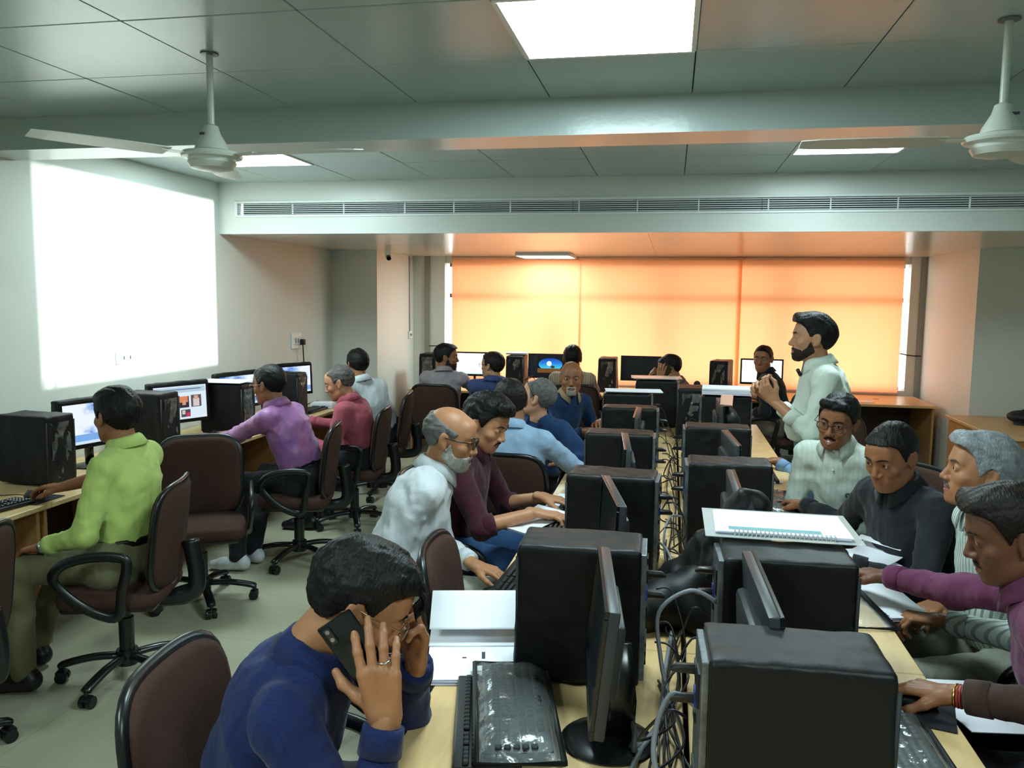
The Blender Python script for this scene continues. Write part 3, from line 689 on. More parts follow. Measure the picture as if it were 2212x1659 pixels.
def ceiling_light(x, y, lb, w=G, d=G, z=ZC, drop=0.0):
    r = thing('ceiling_light', lb, 'ceiling light', (x+w/2, y+d/2, z), 0, 'square ceiling lights'); b = MB(); t = 0.018
    for c, s_ in (((0, -d/2+t/2, 0), (w-0.008, t, 0.03)), ((0, d/2-t/2, 0), (w-0.008, t, 0.03)), ((-w/2+t/2, 0, 0), (t, d-0.04, 0.03)), ((w/2-t/2, 0, 0), (t, d-0.04, 0.03))): b.box((c[0], c[1], 0.008-drop), s_)
    b.build('frame', LFR, r)
    if drop: MB().box((0, 0, -drop/2+0.005), (w-0.02, d-0.02, drop-0.004), 0.004).build('housing', LFR, r)
    MB().quad((-w/2+t, -d/2+t, -0.004-drop), (-w/2+t, d/2-t, -0.004-drop), (w/2-t, d/2-t, -0.004-drop), (w/2-t, -d/2+t, -0.004-drop)).build('diffuser', DIFF, r)
for l in LIGHTS: ceiling_light(*l)
ceiling_light(-1.74, 9.02, 'small bright ceiling light in front of the orange blinds', 0.62, 0.62, ZL, 0.03)
# beam, air-duct bulkhead, lower ceiling
slab('beam', (XL, 3.85, 2.55), (XR, 4.15, ZC+0.02), mat('beam_paint', rgb(182, 195, 192), 0.24, spec=0.55, bump=(30, 0.12, 0.006, (1, 6, 1))), 'glossy grey-white beam crossing the ceiling', 'beam')
bk = bpy.data.objects.new('wall_bulkhead', None); link(bk); struct(bk, 'white duct bulkhead carrying the long air vent', 'wall')
BKM = mat('bulkhead_paint', rgb(214, 218, 212), 0.30, spec=0.5, var=(1.7, rgb(204, 209, 204), 0.5), bump=(6, 0.10, 0.01))
VX0, VX1, VZ0, VZ1 = -3.55, 3.4, 2.450, 2.550
MB().lohi((XL, 6.30, ZL), (XR, 6.36, VZ0)).build('front', BKM, bk); MB().lohi((XL, 6.30, VZ1), (XR, 6.36, ZC+0.02)).build('front', BKM, bk)
MB().lohi((XL, 6.30, VZ0), (VX0, 6.36, VZ1)).build('front', BKM, bk); MB().lohi((VX1, 6.30, VZ0), (XR, 6.36, VZ1)).build('front', BKM, bk)
lc = bpy.data.objects.new('ceiling_low', None); link(lc); struct(lc, 'lower glossy ceiling in front of the window', 'ceiling')
for y0, y1 in ((6.36, 7.66), (7.668, YW+0.02)):
    for x0, x1 in zip([XL, -2.0, -0.2, 1.6, 2.9], [-2.0, -0.2, 1.6, 2.9, XR]): MB().lohi((x0+0.001, y0, ZL), (x1-0.001, y1, ZL+0.06), 0.0).build('ceiling_panel', mat('low_ceiling_paint', rgb(214, 214, 206), 0.20, spec=0.5, bump=(12, 0.06, 0.008)), lc)
MB().lohi((XL, 6.36, ZL+0.062), (XR, YW+0.02, ZL+0.1)).build('backing', DARKGAP, lc)
# air vent
av = thing('air_vent', 'long white slatted air vent set in the bulkhead', 'vent', ((VX0+VX1)/2, 6.30, VZ0)); wv = VX1-VX0; hv = VZ1-VZ0
VENT = mat('vent_white', rgb(226, 232, 230), 0.35)
b = MB(); b.box((0, 0.10, hv/2), (wv, 0.01, hv+0.02)); b.build('dark_duct', mat('duct_dark', rgb(22, 32, 36), 0.9), av)
b = MB()
for c, s_ in (((0, -0.004, -0.006), (wv+0.05, 0.012, 0.018)), ((0, -0.004, hv+0.006), (wv+0.05, 0.012, 0.018)), ((-wv/2-0.012, -0.004, hv/2), (0.026, 0.012, hv)), ((wv/2+0.012, -0.004, hv/2), (0.026, 0.012, hv))): b.box(c, s_, 0.002)
b.build('frame', VENT, av)
nsec = 5
for s_ in range(nsec):
    xa = -wv/2+wv*s_/nsec; xb = xa+wv/nsec
    for k in range(6):
        z = hv*(k+0.75)/6.5; MB().box(((xa+xb)/2, 0.012, z), (xb-xa-0.004, 0.010, 0.0050)).build('slat', VENT, av)
    for q in (0.02, 0.33, 0.66): MB().box((xa+(xb-xa)*q+random.uniform(-.03, .03), 0.028, hv/2), (0.008, 0.012, hv)).build('bar', VENT, av)
# skirting
SKIRT = mat('skirting_tile', rgb(168, 160, 140), 0.4)
for nm, lo, hi, lb in (('baseboard_left', (XL, YB, 0), (XL+0.012, 8.58, 0.09), 'beige tile skirting along the side wall'), ('baseboard_column', (XL+0.012, 8.568, 0), (-3.178, 8.58, 0.09), 'beige tile skirting at the column foot'), ('baseboard_right', (2.748, 8.268, 0), (XR, 8.28, 0.09), 'beige tile skirting at the foot of the pale column')):
    slab(nm, lo, hi, SKIRT, lb, 'baseboard')
slab('baseboard_reveal', (-3.19, 8.58, 0), (-3.178, YW, 0.09), SKIRT, 'beige tile skirting on the column reveal', 'baseboard')
# wall sockets, conduit, security camera
SW = mat('switch_white', rgb(236, 238, 236), 0.35); SWD = mat('switch_dark', rgb(60, 62, 66), 0.5)
def socket(loc, rz, w, h, lb, plug=False, n=3):
    r = thing('wall_socket', lb, 'socket', loc, rz, 'wall sockets'); MB().box((0, -0.012, 0), (w, 0.024, h), 0.004).build('plate', SW, r)
    for i in range(n):
        x = -w/2+w*(i+0.5)/n; MB().box((x, -0.027, 0), (w/n*0.55, 0.008, h*0.5), 0.002).build('switch', mat('switch_ivory', rgb(214, 216, 214), 0.4), r)
    for i in range(2): MB().box((-w*0.3+i*w*0.28, -0.033, h*0.02), (0.006, 0.004, h*0.28)).build('slot', SWD, r)
    return r
socket((XL, 5.06, 1.358), PI/2, 0.235, 0.085, 'white switch and socket plate lit by the projector')
s2 = socket((XL, 7.67, 1.345), PI/2, 0.19, 0.155, 'white wall socket with a black plug above the far monitor', n=2)
PLUG = mat('plug_black', rgb(18, 18, 20), 0.4)
wp = thing('wall_plug', 'black plug and cord hanging from the wall socket', 'plug', (XL+0.05, 7.73, 1.33)); MB().box((0, 0, 0), (0.05, 0.05, 0.06), 0.012).build('plug_body', PLUG, wp)
MB().tube(spline([(0, 0, -0.02), (0.0, 0.01, -0.12), (-0.005, 0.03, -0.3), (0.03, -0.05, -0.5)]), 0.006, 6).build('cord', PLUG, wp, smooth=True)
socket((-3.19, 9.70, 1.33), PI/2, 0.10, 0.09, 'small white switch box on the column beside the blinds', n=1)
tag(MB().tube([(-3.182, 9.70, 1.37), (-3.182, 9.70, 2.29)], 0.009, 8).build('conduit', mat('conduit_grey', rgb(190, 180, 168), 0.5), smooth=True), 'thin pale conduit running up the column to the ceiling', 'conduit')
sc_ = thing('security_camera', 'small white security camera under the low ceiling by the column', 'camera', (-3.07, 8.62, ZL), math.radians(20))
MB().cyl((0, 0, 0), (0, 0, -0.02), 0.035, n=18).build('mount', SW, sc_, auto=40); MB().lathe([(0.001, -0.02), (0.038, -0.02), (0.042, -0.05), (0.034, -0.085), (0.001, -0.10)], 20).build('housing', SW, sc_, auto=40)
MB().cyl((0, -0.02, -0.065), (0.004, -0.055, -0.09), 0.026, n=18).build('lens', mat('lens_black', rgb(8, 8, 10), 0.1), sc_, auto=40)
# fans
FANW = mat('fan_enamel', rgb(206, 210, 200), 0.3)
def fan(loc, lb, a0):
    r = thing('ceiling_fan', lb, 'fan', loc, a0, 'ceiling fans')
    MB().cyl((0, 0, 0), (0, 0, -0.27), 0.013, n=12).build('rod', FANW, r, auto=40)
    MB().lathe([(0.013, 0.0), (0.034, -0.001), (0.034, -0.006), (0.013, -0.008)], 18).build('ceiling_ring', mat('ring_grey', rgb(120, 122, 118), 0.4, metal=0.6), r, auto=40)
    MB().lathe([(0.013, -0.265), (0.026, -0.272), (0.034, -0.300), (0.060, -0.345), (0.064, -0.362), (0.058, -0.366), (0.001, -0.367)], 28).build('canopy_cone', FANW, r, auto=35)
    MB().box((-0.012, -0.040, -0.305), (0.022, 0.006, 0.008), rot=(0.5, 0, -0.25-a0)).build('badge', SWD, r)
    MB().lathe([(0.001, -0.365), (0.075, -0.366), (0.108, -0.372), (0.116, -0.384), (0.112, -0.392), (0.090, -0.396), (0.088, -0.404), (0.092, -0.412), (0.080, -0.432), (0.045, -0.440), (0.001, -0.441)], 32).build('motor', FANW, r, auto=35)
    for k in range(3):
        a = 2*PI*k/3; b = MB(); ca, sa = math.cos(a), math.sin(a); M = Matrix.Rotation(a, 4, 'Z')
        b.geom([(0.10, -0.018, -0.386), (0.20, -0.03, -0.384), (0.20, 0.03, -0.384), (0.10, 0.018, -0.386), (0.10, -0.018, -0.382), (0.20, -0.03, -0.380), (0.20, 0.03, -0.380), (0.10, 0.018, -0.382)], [(0, 3, 2, 1), (4, 5, 6, 7), (0, 1, 5, 4), (1, 2, 6, 5), (2, 3, 7, 6), (3, 0, 4, 7)], M)
        bl = b.build('blade_bracket', FANW, r)
        b = MB(); pts = []
        for i in range(9):
            u = i/8; x = 0.17+0.46*u; wd = 0.05+0.012*math.sin(u*PI); wd *= 1.0 if i < 8 else 0.75
            pts.append((x, wd, u))
        vs = []; 
        for x, wd, u in pts:
            for q, zz in ((-1, -0.386-0.006), (1, -0.386+0.006)): vs.append((x, q*wd, zz)); vs.append((x, q*wd, zz+0.003))
        fs = []
        for i in range(8):
            k0 = i*4; fs += [(k0, k0+2, k0+6, k0+4), (k0+1, k0+5, k0+7, k0+3), (k0, k0+4, k0+5, k0+1), (k0+2, k0+3, k0+7, k0+6)]
        fs += [(0, 1, 3, 2), (32, 34, 35, 33)]
        b.geom(vs, fs, M); b.build('blade', FANW, r)
    return r
fan((-1.768, 2.956, ZC), 'white ceiling fan hanging near the projected picture', math.radians(-6))
fan((1.043, 3.012, ZC), 'white ceiling fan cut by the frame above the grey-haired man', math.radians(60))
# the projector itself, on the ceiling beyond the frame
pr = thing('projector', 'white ceiling projector beyond the frame, aimed at the side wall', 'projector', (2.9, 5.25, 2.42))
MB().box((0, 0, 0), (0.27, 0.32, 0.11), 0.012).build('housing', SW, pr); MB().cyl((-0.13, 0, 0), (-0.142, 0, 0), 0.03, n=18).build('lens', MATS['lens_black'], pr); MB().cyl((0.05, 0, 0.05), (0.05, 0, ZC-2.42), 0.02, n=12).build('mount_pole', SW, pr)
def picture():
    po.location = (2.75, 5.25, 2.42); po.rotation_euler = Matrix(((0, 0, 1), (1, 0, 0), (0, 1, 0))).to_euler()   # local -Z -> -X, local Y -> up, local X -> +Y
    pl.spot_size = math.radians(46)
    t, e, u, v, inside = projector_picture(); D = 2.75-XL
    def rng(a, lo, hi, o): return inside(a, min(lo-o, hi-o)/D, max(lo-o, hi-o)/D)
    def rect(y0, y1, z0, z1): return t.math('MULTIPLY', rng(U, y0, y1, 5.25), rng(v, z0, z1, 2.42))
    global U; U = u
    full = rect(4.27, 6.22, 1.215, 2.56); bar = rect(4.27, 6.22, 1.215, 1.265); icon = rect(4.31, 4.36, 1.222, 1.258); pane_ = rect(4.27, 4.43, 1.265, 2.56); search = rect(4.40, 6.22, 1.222, 1.262)
    k = t.math('SUBTRACT', full, t.math('MULTIPLY', bar, 0.72)); k = t.math('ADD', k, t.math('MULTIPLY', t.math('MAXIMUM', icon, search), 0.6)); k = t.math('SUBTRACT', k, t.math('MULTIPLY', pane_, 0.45))
    t.link(t.math('MULTIPLY', k, 1.0), e.inputs['Strength'])
picture()
# ------------------------------------------------------------------ desks
def wood(name, c1, c2, rough=0.35, ax=(3, 26, 26)):
    m = mat(name, rgb(*c1), rough, spec=0.45); t = NT(m.node_tree); b = t.n['Principled BSDF']; v = t.coord('Object', ax)
    f = t.ramp(t.noise(v, 1.6, 5, 0.6), [(0.3, rgb(*c1)), (0.72, rgb(*c2))]); t.link(f, b.inputs['Base Color']); return m
MAPLE = wood('maple_laminate', (226, 194, 142), (212, 176, 122), ax=(26, 3, 26)); BEECH = wood('beech_panel', (186, 140, 86), (166, 120, 70), 0.45, (26, 26, 3)); WENGE = wood('dark_modesty_panel', (66, 44, 36), (54, 36, 30), 0.5)
MAPX = wood('maple_laminate_cross', (218, 178, 122), (202, 160, 104), ax=(3, 26, 26))
EDGE = mat('edge_band', rgb(206, 166, 106), 0.45)
def desk(x0, x1, y0, y1, lb, back, tm=MAPLE, grp='maple computer desks', holes=()):
    """desk between the given lines; back = side ('x+', 'x-', 'y+') that carries the dark modesty panel"""
    cx, cy_ = (x0+x1)/2, (y0+y1)/2; r = thing('computer_desk', lb, 'desk', (cx, cy_, 0), 0, grp); w, d = x1-x0-0.004, y1-y0-0.004
    MB().box((0, 0, 0.737), (w, d, 0.026), 0.003, seg=1).build('desk_top', tm, r)
    t = 0.022
    if back in ('x+', 'x-'):
        sg = 1 if back == 'x+' else -1
        for q in (-1, 1): MB().box((sg*0.03, q*(d/2-t/2-0.012), 0.362), (w-0.07, t, 0.724), 0.002, seg=1).build('side_panel', BEECH, r)
        MB().box((sg*(w/2-0.03), 0, 0.44), (0.018, d-2*t-0.03, 0.56), 0).build('modesty_panel', WENGE, r)
    else:
        for q in (-1, 1): MB().box((q*(w/2-t/2-0.012), 0.03, 0.362), (t, d-0.07, 0.724), 0.002, seg=1).build('side_panel', BEECH, r)
        MB().box((0, d/2-0.03, 0.44), (w-2*t-0.03, 0.018, 0.56), 0).build('modesty_panel', WENGE, r)
    for hx, hy in holes: MB().cyl((hx-cx, hy-cy_, 0.7485), (hx-cx, hy-cy_, 0.7515), 0.032, n=18).build('cable_grommet', mat('grommet_black', rgb(25, 22, 20), 0.4), r)
    return r
YS = [0.50, 1.45, 2.40, 3.35, 4.30, 5.25, 6.20, 7.15]
who_l = ['maple desk under the phone caller in navy, near end of double row', 'maple desk under the open booklet and the double keyboards', 'maple desk in front of the man in pale grey shirt', 'maple desk under the hands of the man in maroon', 'maple desk in front of the man in light blue', 'maple desk before the man with spectacles on his head', 'maple desk before the bald man with white beard']
who_r = ['maple desk under the big covered tower at the frame foot', 'maple desk under the tower carrying the ring-bound booklet', 'maple desk before the man in black with a blue pen', 'maple desk before the smiling man with spectacles', 'maple desk beside the standing man', 'maple desk under the tower with white box papers', 'maple desk at far end of the double row, window side']
for i in range(7):
    desk(-0.605, 0.060, YS[i], YS[i+1], who_l[i], 'x+'); desk(0.070, 0.735, YS[i], YS[i+1], who_r[i], 'x-')
yl = [1.61, 2.56, 3.51, 4.46, 5.41, 6.36, 7.31]
nm_l = ['maple wall desk nearest the camera along the projected wall', 'maple wall desk in front of the man in lime green', 'maple wall desk behind the empty brown chair', 'maple wall desk in front of the man in purple', 'maple wall desk in front of the man in dusty red', 'maple wall desk at the column, before the man in white']
for i in range(6): desk(XL+0.005, -3.03, yl[i], yl[i+1], nm_l[i], 'x-')
xb = [-2.95, -1.82, -0.69, 0.44, 1.57, 2.68]
nm_b = ['back desk under the window before the bearded man', 'back desk under the window with the wallpaper monitor', 'back desk under the window with the black monitor', 'back desk under the window with the white monitor', 'empty back desk under the window beside the column']
for i in range(5): desk(xb[i], xb[i+1], 8.90, 9.78, nm_b[i], 'y+', MAPX, 'desks under the window', holes=[(2.20, 9.40)] if i == 4 else [])
# teacher's desk by the pale column
td = thing('side_desk', 'maple side desk with drawer beside the pale column', 'desk', (3.15, 7.62, 0)); MB().box((0, 0, 0.737), (1.2, 1.30, 0.028), 0.003, seg=1).build('desk_top', MAPX, td)
MB().box((-0.56, 0.02, 0.36), (0.024, 1.2, 0.72)).build('side_panel', BEECH, td); MB().box((0.56, 0.02, 0.36), (0.024, 1.2, 0.72)).build('side_panel', BEECH, td)
MB().box((0, 0.6, 0.40), (1.08, 0.02, 0.62)).build('modesty_panel', WENGE, td)
dw = MB().box((-0.28, -0.59, 0.64), (0.50, 0.02, 0.15), 0.003).build('drawer', BEECH, td); MB().box((-0.28, -0.61, 0.66), (0.12, 0.02, 0.014), 0.004).build('handle', ALU, dw)
MB().box((-0.28, -0.30, 0.28), (0.50, 0.56, 0.54), 0.003).build('pedestal', BEECH, td)
BAGM = mat('bag_nylon', rgb(22, 23, 26), 0.6, bump=(120, 0.3, 0.003))
bg_ = thing('laptop_bag', 'black laptop bag lying on the side desk', 'bag', (3.22, 7.85, 0.752))
s = SDF((-0.3, -0.25, -0.02), (0.3, 0.25, 0.2), 0.012); s.cone((-0.17, 0, 0.055), (0.17, 0, 0.055), 0.12, 0.12, 0, flat=((0, 0, 1), 0.48)); s.cone((-0.15, -0.05, 0.09), (0.15, -0.05, 0.09), 0.05, 0.05, 0.03); s.cut((0, 0, 0.0), (0, 0, -1)); P_, F_ = s.mesh(); np_mesh('bag_body', P_, F_, BAGM, bg_)
MB().tube(spline([(-0.16, -0.10, 0.04), (-0.27, -0.13, 0.02), (-0.24, -0.16, 0.012), (-0.1, -0.17, 0.012), (0.1, -0.14, 0.012)]), 0.010, 6, flat=(0.016, 0.004)).build('strap', BAGM, bg_, smooth=True)
MB().tube(spline([(-0.06, -0.07, 0.13), (-0.03, -0.09, 0.17), (0.03, -0.09, 0.17), (0.06, -0.07, 0.13)]), 0.008, 6).build('handle', BAGM, bg_, smooth=True)
# ------------------------------------------------------------------ office chairs
BROWN = mat('brown_fabric', rgb(68, 46, 38), 0.9, spec=0.2, var=(60, rgb(56, 37, 31), 0.6), bump=(260, 0.35, 0.002)); BLK = mat('black_plastic', rgb(18, 19, 20), 0.32); BLKM = mat('black_metal', rgb(16, 17, 18), 0.28, spec=0.6)
def cushion(w, h, t, bow, n=14, p=4.5, seg=10):
    """soft slab in local XZ, thickness along Y, curved by bow; squarish outline"""
    vs = []; fs = []
    for layer, sc_ in ((-1, 0.0), (-1, 0.55), (-1, 0.90), (-0.6, 0.985), (0, 1.0), (0.6, 0.985), (1, 0.90), (1, 0.55), (1, 0.0)):
        for i in range(4*n):
            a = 2*PI*i/(4*n); c, s_ = math.cos(a), math.sin(a); r = (abs(c)**p+abs(s_)**p)**(-1/p); x, z = c*r*sc_*w/2, s_*r*sc_*h/2
            y = layer*t/2*(1.0 if abs(layer) < 1 else (1.0 if sc_ > 0.6 else 1.12)); vs.append((x, y+bow*(x/(w/2))**2, z))
    m = 4*n
    for k in range(8):
        for i in range(m): j = (i+1) % m; fs.append((k*m+i, k*m+j, (k+1)*m+j, (k+1)*m+i))
    return vs, fs
def rim(w, h, bow, p=4.5, n=14, y=0.0):
    out = []
    for i in range(4*n):
        a = 2*PI*i/(4*n); c, s_ = math.cos(a), math.sin(a); r = (abs(c)**p+abs(s_)**p)**(-1/p); x, z = c*r*w/2, s_*r*h/2; out.append((x, y+bow*(x/(w/2))**2, z))
    return out
def make_chair():
    """faces local +Y"""
    r = bpy.data.objects.new('office_chair', None); link(r); r.empty_display_size = 0.05
    vs, fs = cushion(0.50, 0.47, 0.075, -0.012); o = mesh_obj('seat', [(x, z, y) for x, y, z in vs], [f[::-1] for f in fs], BROWN, r, smooth=True, loc=(0, 0.01, 0.455))
    MB().box((0, 0.01, 0.410), (0.42, 0.40, 0.035), 0.015).build('seat_pan', BLK, r, auto=40)
    vs, fs = cushion(0.46, 0.47, 0.060, 0.040); Mb = Matrix.Translation((0, -0.235, 0.705)) @ Matrix.Rotation(0.12, 4, 'X')
    o = mesh_obj('backrest', vs, fs, BROWN, r, smooth=True); o.matrix_local = Mb
    e = MB().tube(rim(0.466, 0.476, 0.040, y=-0.006), 0.016, 8, closed=True, flat=(0.011, 0.015)).build('edge_band', BLK, o, smooth=True)
    MB().tube(spline([(0, 0.02, 0.398), (0, -0.20, 0.385), (0, -0.305, 0.41), (0, -0.325, 0.50), (0, -0.300, 0.66)], 7), 0.03, 10, flat=(0.034, 0.018), up=(1, 0, 0)).build('back_bar', BLK, r, smooth=True)
    for q in (-1, 1):
        x = q*0.275
        loop = spline([(x, -0.06, 0.405), (x*1.04, -0.085, 0.52), (x*1.05, -0.11, 0.645), (x*1.04, -0.06, 0.675), (x*1.03, 0.06, 0.672), (x*1.03, 0.16, 0.640), (x*1.02, 0.195, 0.575), (x, 0.13, 0.490), (x*0.98, 0.04, 0.425)], 5, closed=True)
        MB().tube(loop, 0.02, 8, closed=True, flat=(0.012, 0.021) if False else (0.019, 0.012), up=(1, 0, 0)).build('armrest', BLK, r, smooth=True)
    MB().tube([(0, 0, 0.39), (0, 0, 0.30), (0, 0, 0.299), (0, 0, 0.12)], [0.024, 0.024, 0.034, 0.034], 16).build('gas_column', BLKM, r, auto=40)
    MB().cyl((0.06, -0.12, 0.39), (0.06, -0.12, 0.30), 0.033, n=14).build('tilt_knob', BLK, r, auto=40)
    MB().cyl((0.05, 0, 0.39), (0.22, 0.02, 0.375), 0.006, n=8).build('lever', BLK, r, smooth=True)
    hub = MB().cyl((0, 0, 0.075), (0, 0, 0.145), 0.048, n=16).build('base_hub', BLK, r, auto=40)
    lg = MB().tube(spline([(0.03, 0, 0.115), (0.15, 0, 0.112), (0.27, 0, 0.088), (0.295, 0, 0.075)], 3), 0.02, 8, flat=(0.021, 0.014), up=(0, 0, 1)); lm = lg.build('base_leg', BLKM, hub, smooth=True)
    cs = MB(); cs.cyl((0.295, 0, 0.08), (0.295, 0, 0.045), 0.010, n=8)
    for q in (-1, 1): cs.cyl((0.288, q*0.006, 0.027), (0.288, q*0.028, 0.027), 0.027, n=14)
    cs.box((0.292, 0, 0.045), (0.045, 0.05, 0.02), 0.008); cm = cs.build('caster', BLK, lm, auto=40)
    for k in range(1, 5):
        l2 = lm.copy(); COL.objects.link(l2); l2.parent = hub; l2.rotation_euler = (0, 0, 2*PI*k/5); c2 = cm.copy(); COL.objects.link(c2); c2.parent = l2
    return r
CH0 = make_chair(); _ch = [False]
def chair(x, y, yaw, lb, spin=0.0, dz=0.0):
    o = CH0 if not _ch[0] else copy_tree(CH0); _ch[0] = True
    o.location = (x, y, 0); o.rotation_euler = (0, 0, math.radians(yaw-90)); tag(o, lb, 'chair', 'brown fabric office chairs')
    for c in o.children:
        if c.name.startswith('base_hub'): c.rotation_euler = (0, 0, spin)
    return o
chair(-2.46, 3.27, 198, 'brown office chair under the man in lime green', 0.35)
ec = chair(-2.66, 4.22, -60, 'empty brown office chair turned from the wall desks', 0.5)
RED = mat('red_mark', rgb(190, 40, 40), 0.5)
for c in ec.children:
    if c.name.startswith('gas_column'):
        for dx, dz, w_, h_ in ((0, 0.012, 0.022, 0.003), (0, 0.0, 0.022, 0.003), (0, -0.012, 0.022, 0.003), (-0.0095, 0, 0.003, 0.027), (0.0095, 0, 0.003, 0.027)): MB().box((dx, 0.0335, 0.215+dz), (w_, 0.003, h_)).build('red_mark', RED, c)
chair(-2.44, 5.04, 197, 'brown office chair under the man in purple', 0.2)
chair(-2.40, 5.93, 190, 'brown office chair under the man in dusty red', 0.9)
chair(-2.54, 6.93, 192, 'brown office chair under the man in white at the column', 0.4)
chair(-2.69, 2.42, 185, 'brown office chair cut by the frame edge beside the wall desk', 0.75)
chair(-0.90, 1.68, 6, 'brown office chair under the phone caller in navy', 0.3)
chair(-0.55, 2.70, 4, 'empty brown office chair pushed under the desk by the booklet', 0.3)
chair(-1.00, 3.80, 0, 'brown office chair under the young man in maroon', 0.1)
chair(-0.86, 4.58, 84, 'brown office chair backing the man in light blue', 0.5)
chair(-0.93, 5.38, -100, 'brown office chair under the man with spectacles on his head', 0.2)
chair(-0.95, 6.43, -45, 'brown office chair under the bald man with white beard', 0.6)
chair(-2.26, 7.88, 88, 'brown office chair backing the bearded man in grey', 0.1)
chair(-1.57, 7.95, 96, 'brown office chair under the man in blue with spectacles', 0.3)
chair(-0.93, 8.28, 90, 'brown office chair backing the man behind the bald man', 0.7)
chair(0.10, 8.28, 150, 'brown office chair under the far man on the phone', 0.5)
chair(1.06, 8.30, 150, 'brown office chair under the man in black by the white monitor', 0.2)
chair(1.36, 6.20, -60, 'empty brown office chair behind the smiling man', 0.4)
chair(1.14, 5.62, 180, 'brown office chair behind the standing man', 0.1)
chair(1.10, 4.42, -150, 'brown office chair under the smiling man', 0.3)
chair(1.17, 3.72, -160, 'brown office chair under the man in black with blue pen', 0.6)
chair(1.30, 3.02, 175, 'brown office chair under the grey-haired man in stripes', 0.2)
chair(1.28, 2.32, 170, 'brown office chair under the man in plum shirt', 0.5)
chair(1.22, 1.55, 150, 'brown office chair at the near end, under the man in brown sleeve', 0.4)
# visitor chair on a tube frame
vc = thing('stool', 'brown stool on black tube frame under the man in pale grey', 'stool', (-1.06, 3.10, 0), math.radians(-90+6))
vs, fs = cushion(0.46, 0.44, 0.06, -0.01); mesh_obj('seat', [(x, z, y) for x, y, z in vs], [f[::-1] for f in fs], BROWN, vc, smooth=True, loc=(0, 0, 0.46))
for q in (-1, 1):
    x = q*0.225; MB().tube(spline([(x, 0.22, 0.015), (x, 0.20, 0.30), (x, 0.16, 0.425), (x, 0.05, 0.43), (x, -0.10, 0.43), (x, -0.19, 0.43)], 5), 0.012, 8).build('frame_tube', BLKM, vc, smooth=True)
    MB().tube(spline([(x, -0.05, 0.43), (x, -0.18, 0.25), (x, -0.25, 0.015)], 5), 0.012, 8).build('rear_leg', BLKM, vc, smooth=True)
MB().cyl((-0.225, 0.16, 0.42), (0.225, 0.16, 0.42), 0.011, n=8).build('cross_tube', BLKM, vc, smooth=True); MB().cyl((-0.225, -0.19, 0.42), (0.225, -0.19, 0.42), 0.011, n=8).build('cross_tube', BLKM, vc, smooth=True)
# ------------------------------------------------------------------ computers
def sdf_box(s, c, hsz, r, k=0.0):
    X, Y, Z = s.grid(); qx, qy, qz = np.abs(X-c[0])-hsz[0]+r, np.abs(Y-c[1])-hsz[1]+r, np.abs(Z-c[2])-hsz[2]+r
    d = np.sqrt(np.maximum(qx, 0)**2+np.maximum(qy, 0)**2+np.maximum(qz, 0)**2)+np.minimum(np.maximum(qx, np.maximum(qy, qz)), 0)-r
    s._put((slice(None),)*3, d.astype(np.float32), k, False); return s
COVER = mat('black_cover_cloth', rgb(7, 8, 9), 0.5, sheen=0.02, spec=0.3, var=(14, rgb(5, 6, 7), 0.7), bump=(420, 0.25, 0.0015)); CASE = mat('tower_case_black', rgb(12, 12, 13), 0.3)
STEEL = mat('rear_steel', rgb(128, 134, 138), 0.45, metal=0.7, var=(30, rgb(70, 76, 80), 0.8)); PORT = mat('port_dark', rgb(20, 22, 28), 0.5); BLUEPORT = mat('port_blue', rgb(40, 60, 160), 0.5)
CLEARBLK = mat('clear_window_film', rgb(44, 48, 46), 0.14, spec=0.8, coat=0.6, var=(9, rgb(116, 120, 112), 0.8), bump=(14, 0.8, 0.02))  # pale mottling paints the film's reflections into the base colour
CLEAR = mat('clear_film', rgb(236, 240, 240), 0.10, spec=0.7, alpha=0.30, bump=(16, 1.0, 0.02))
BINDING = mat('cover_binding', rgb(30, 33, 34), 0.7)
TW, TD, TH = 0.33, 0.185, 0.38
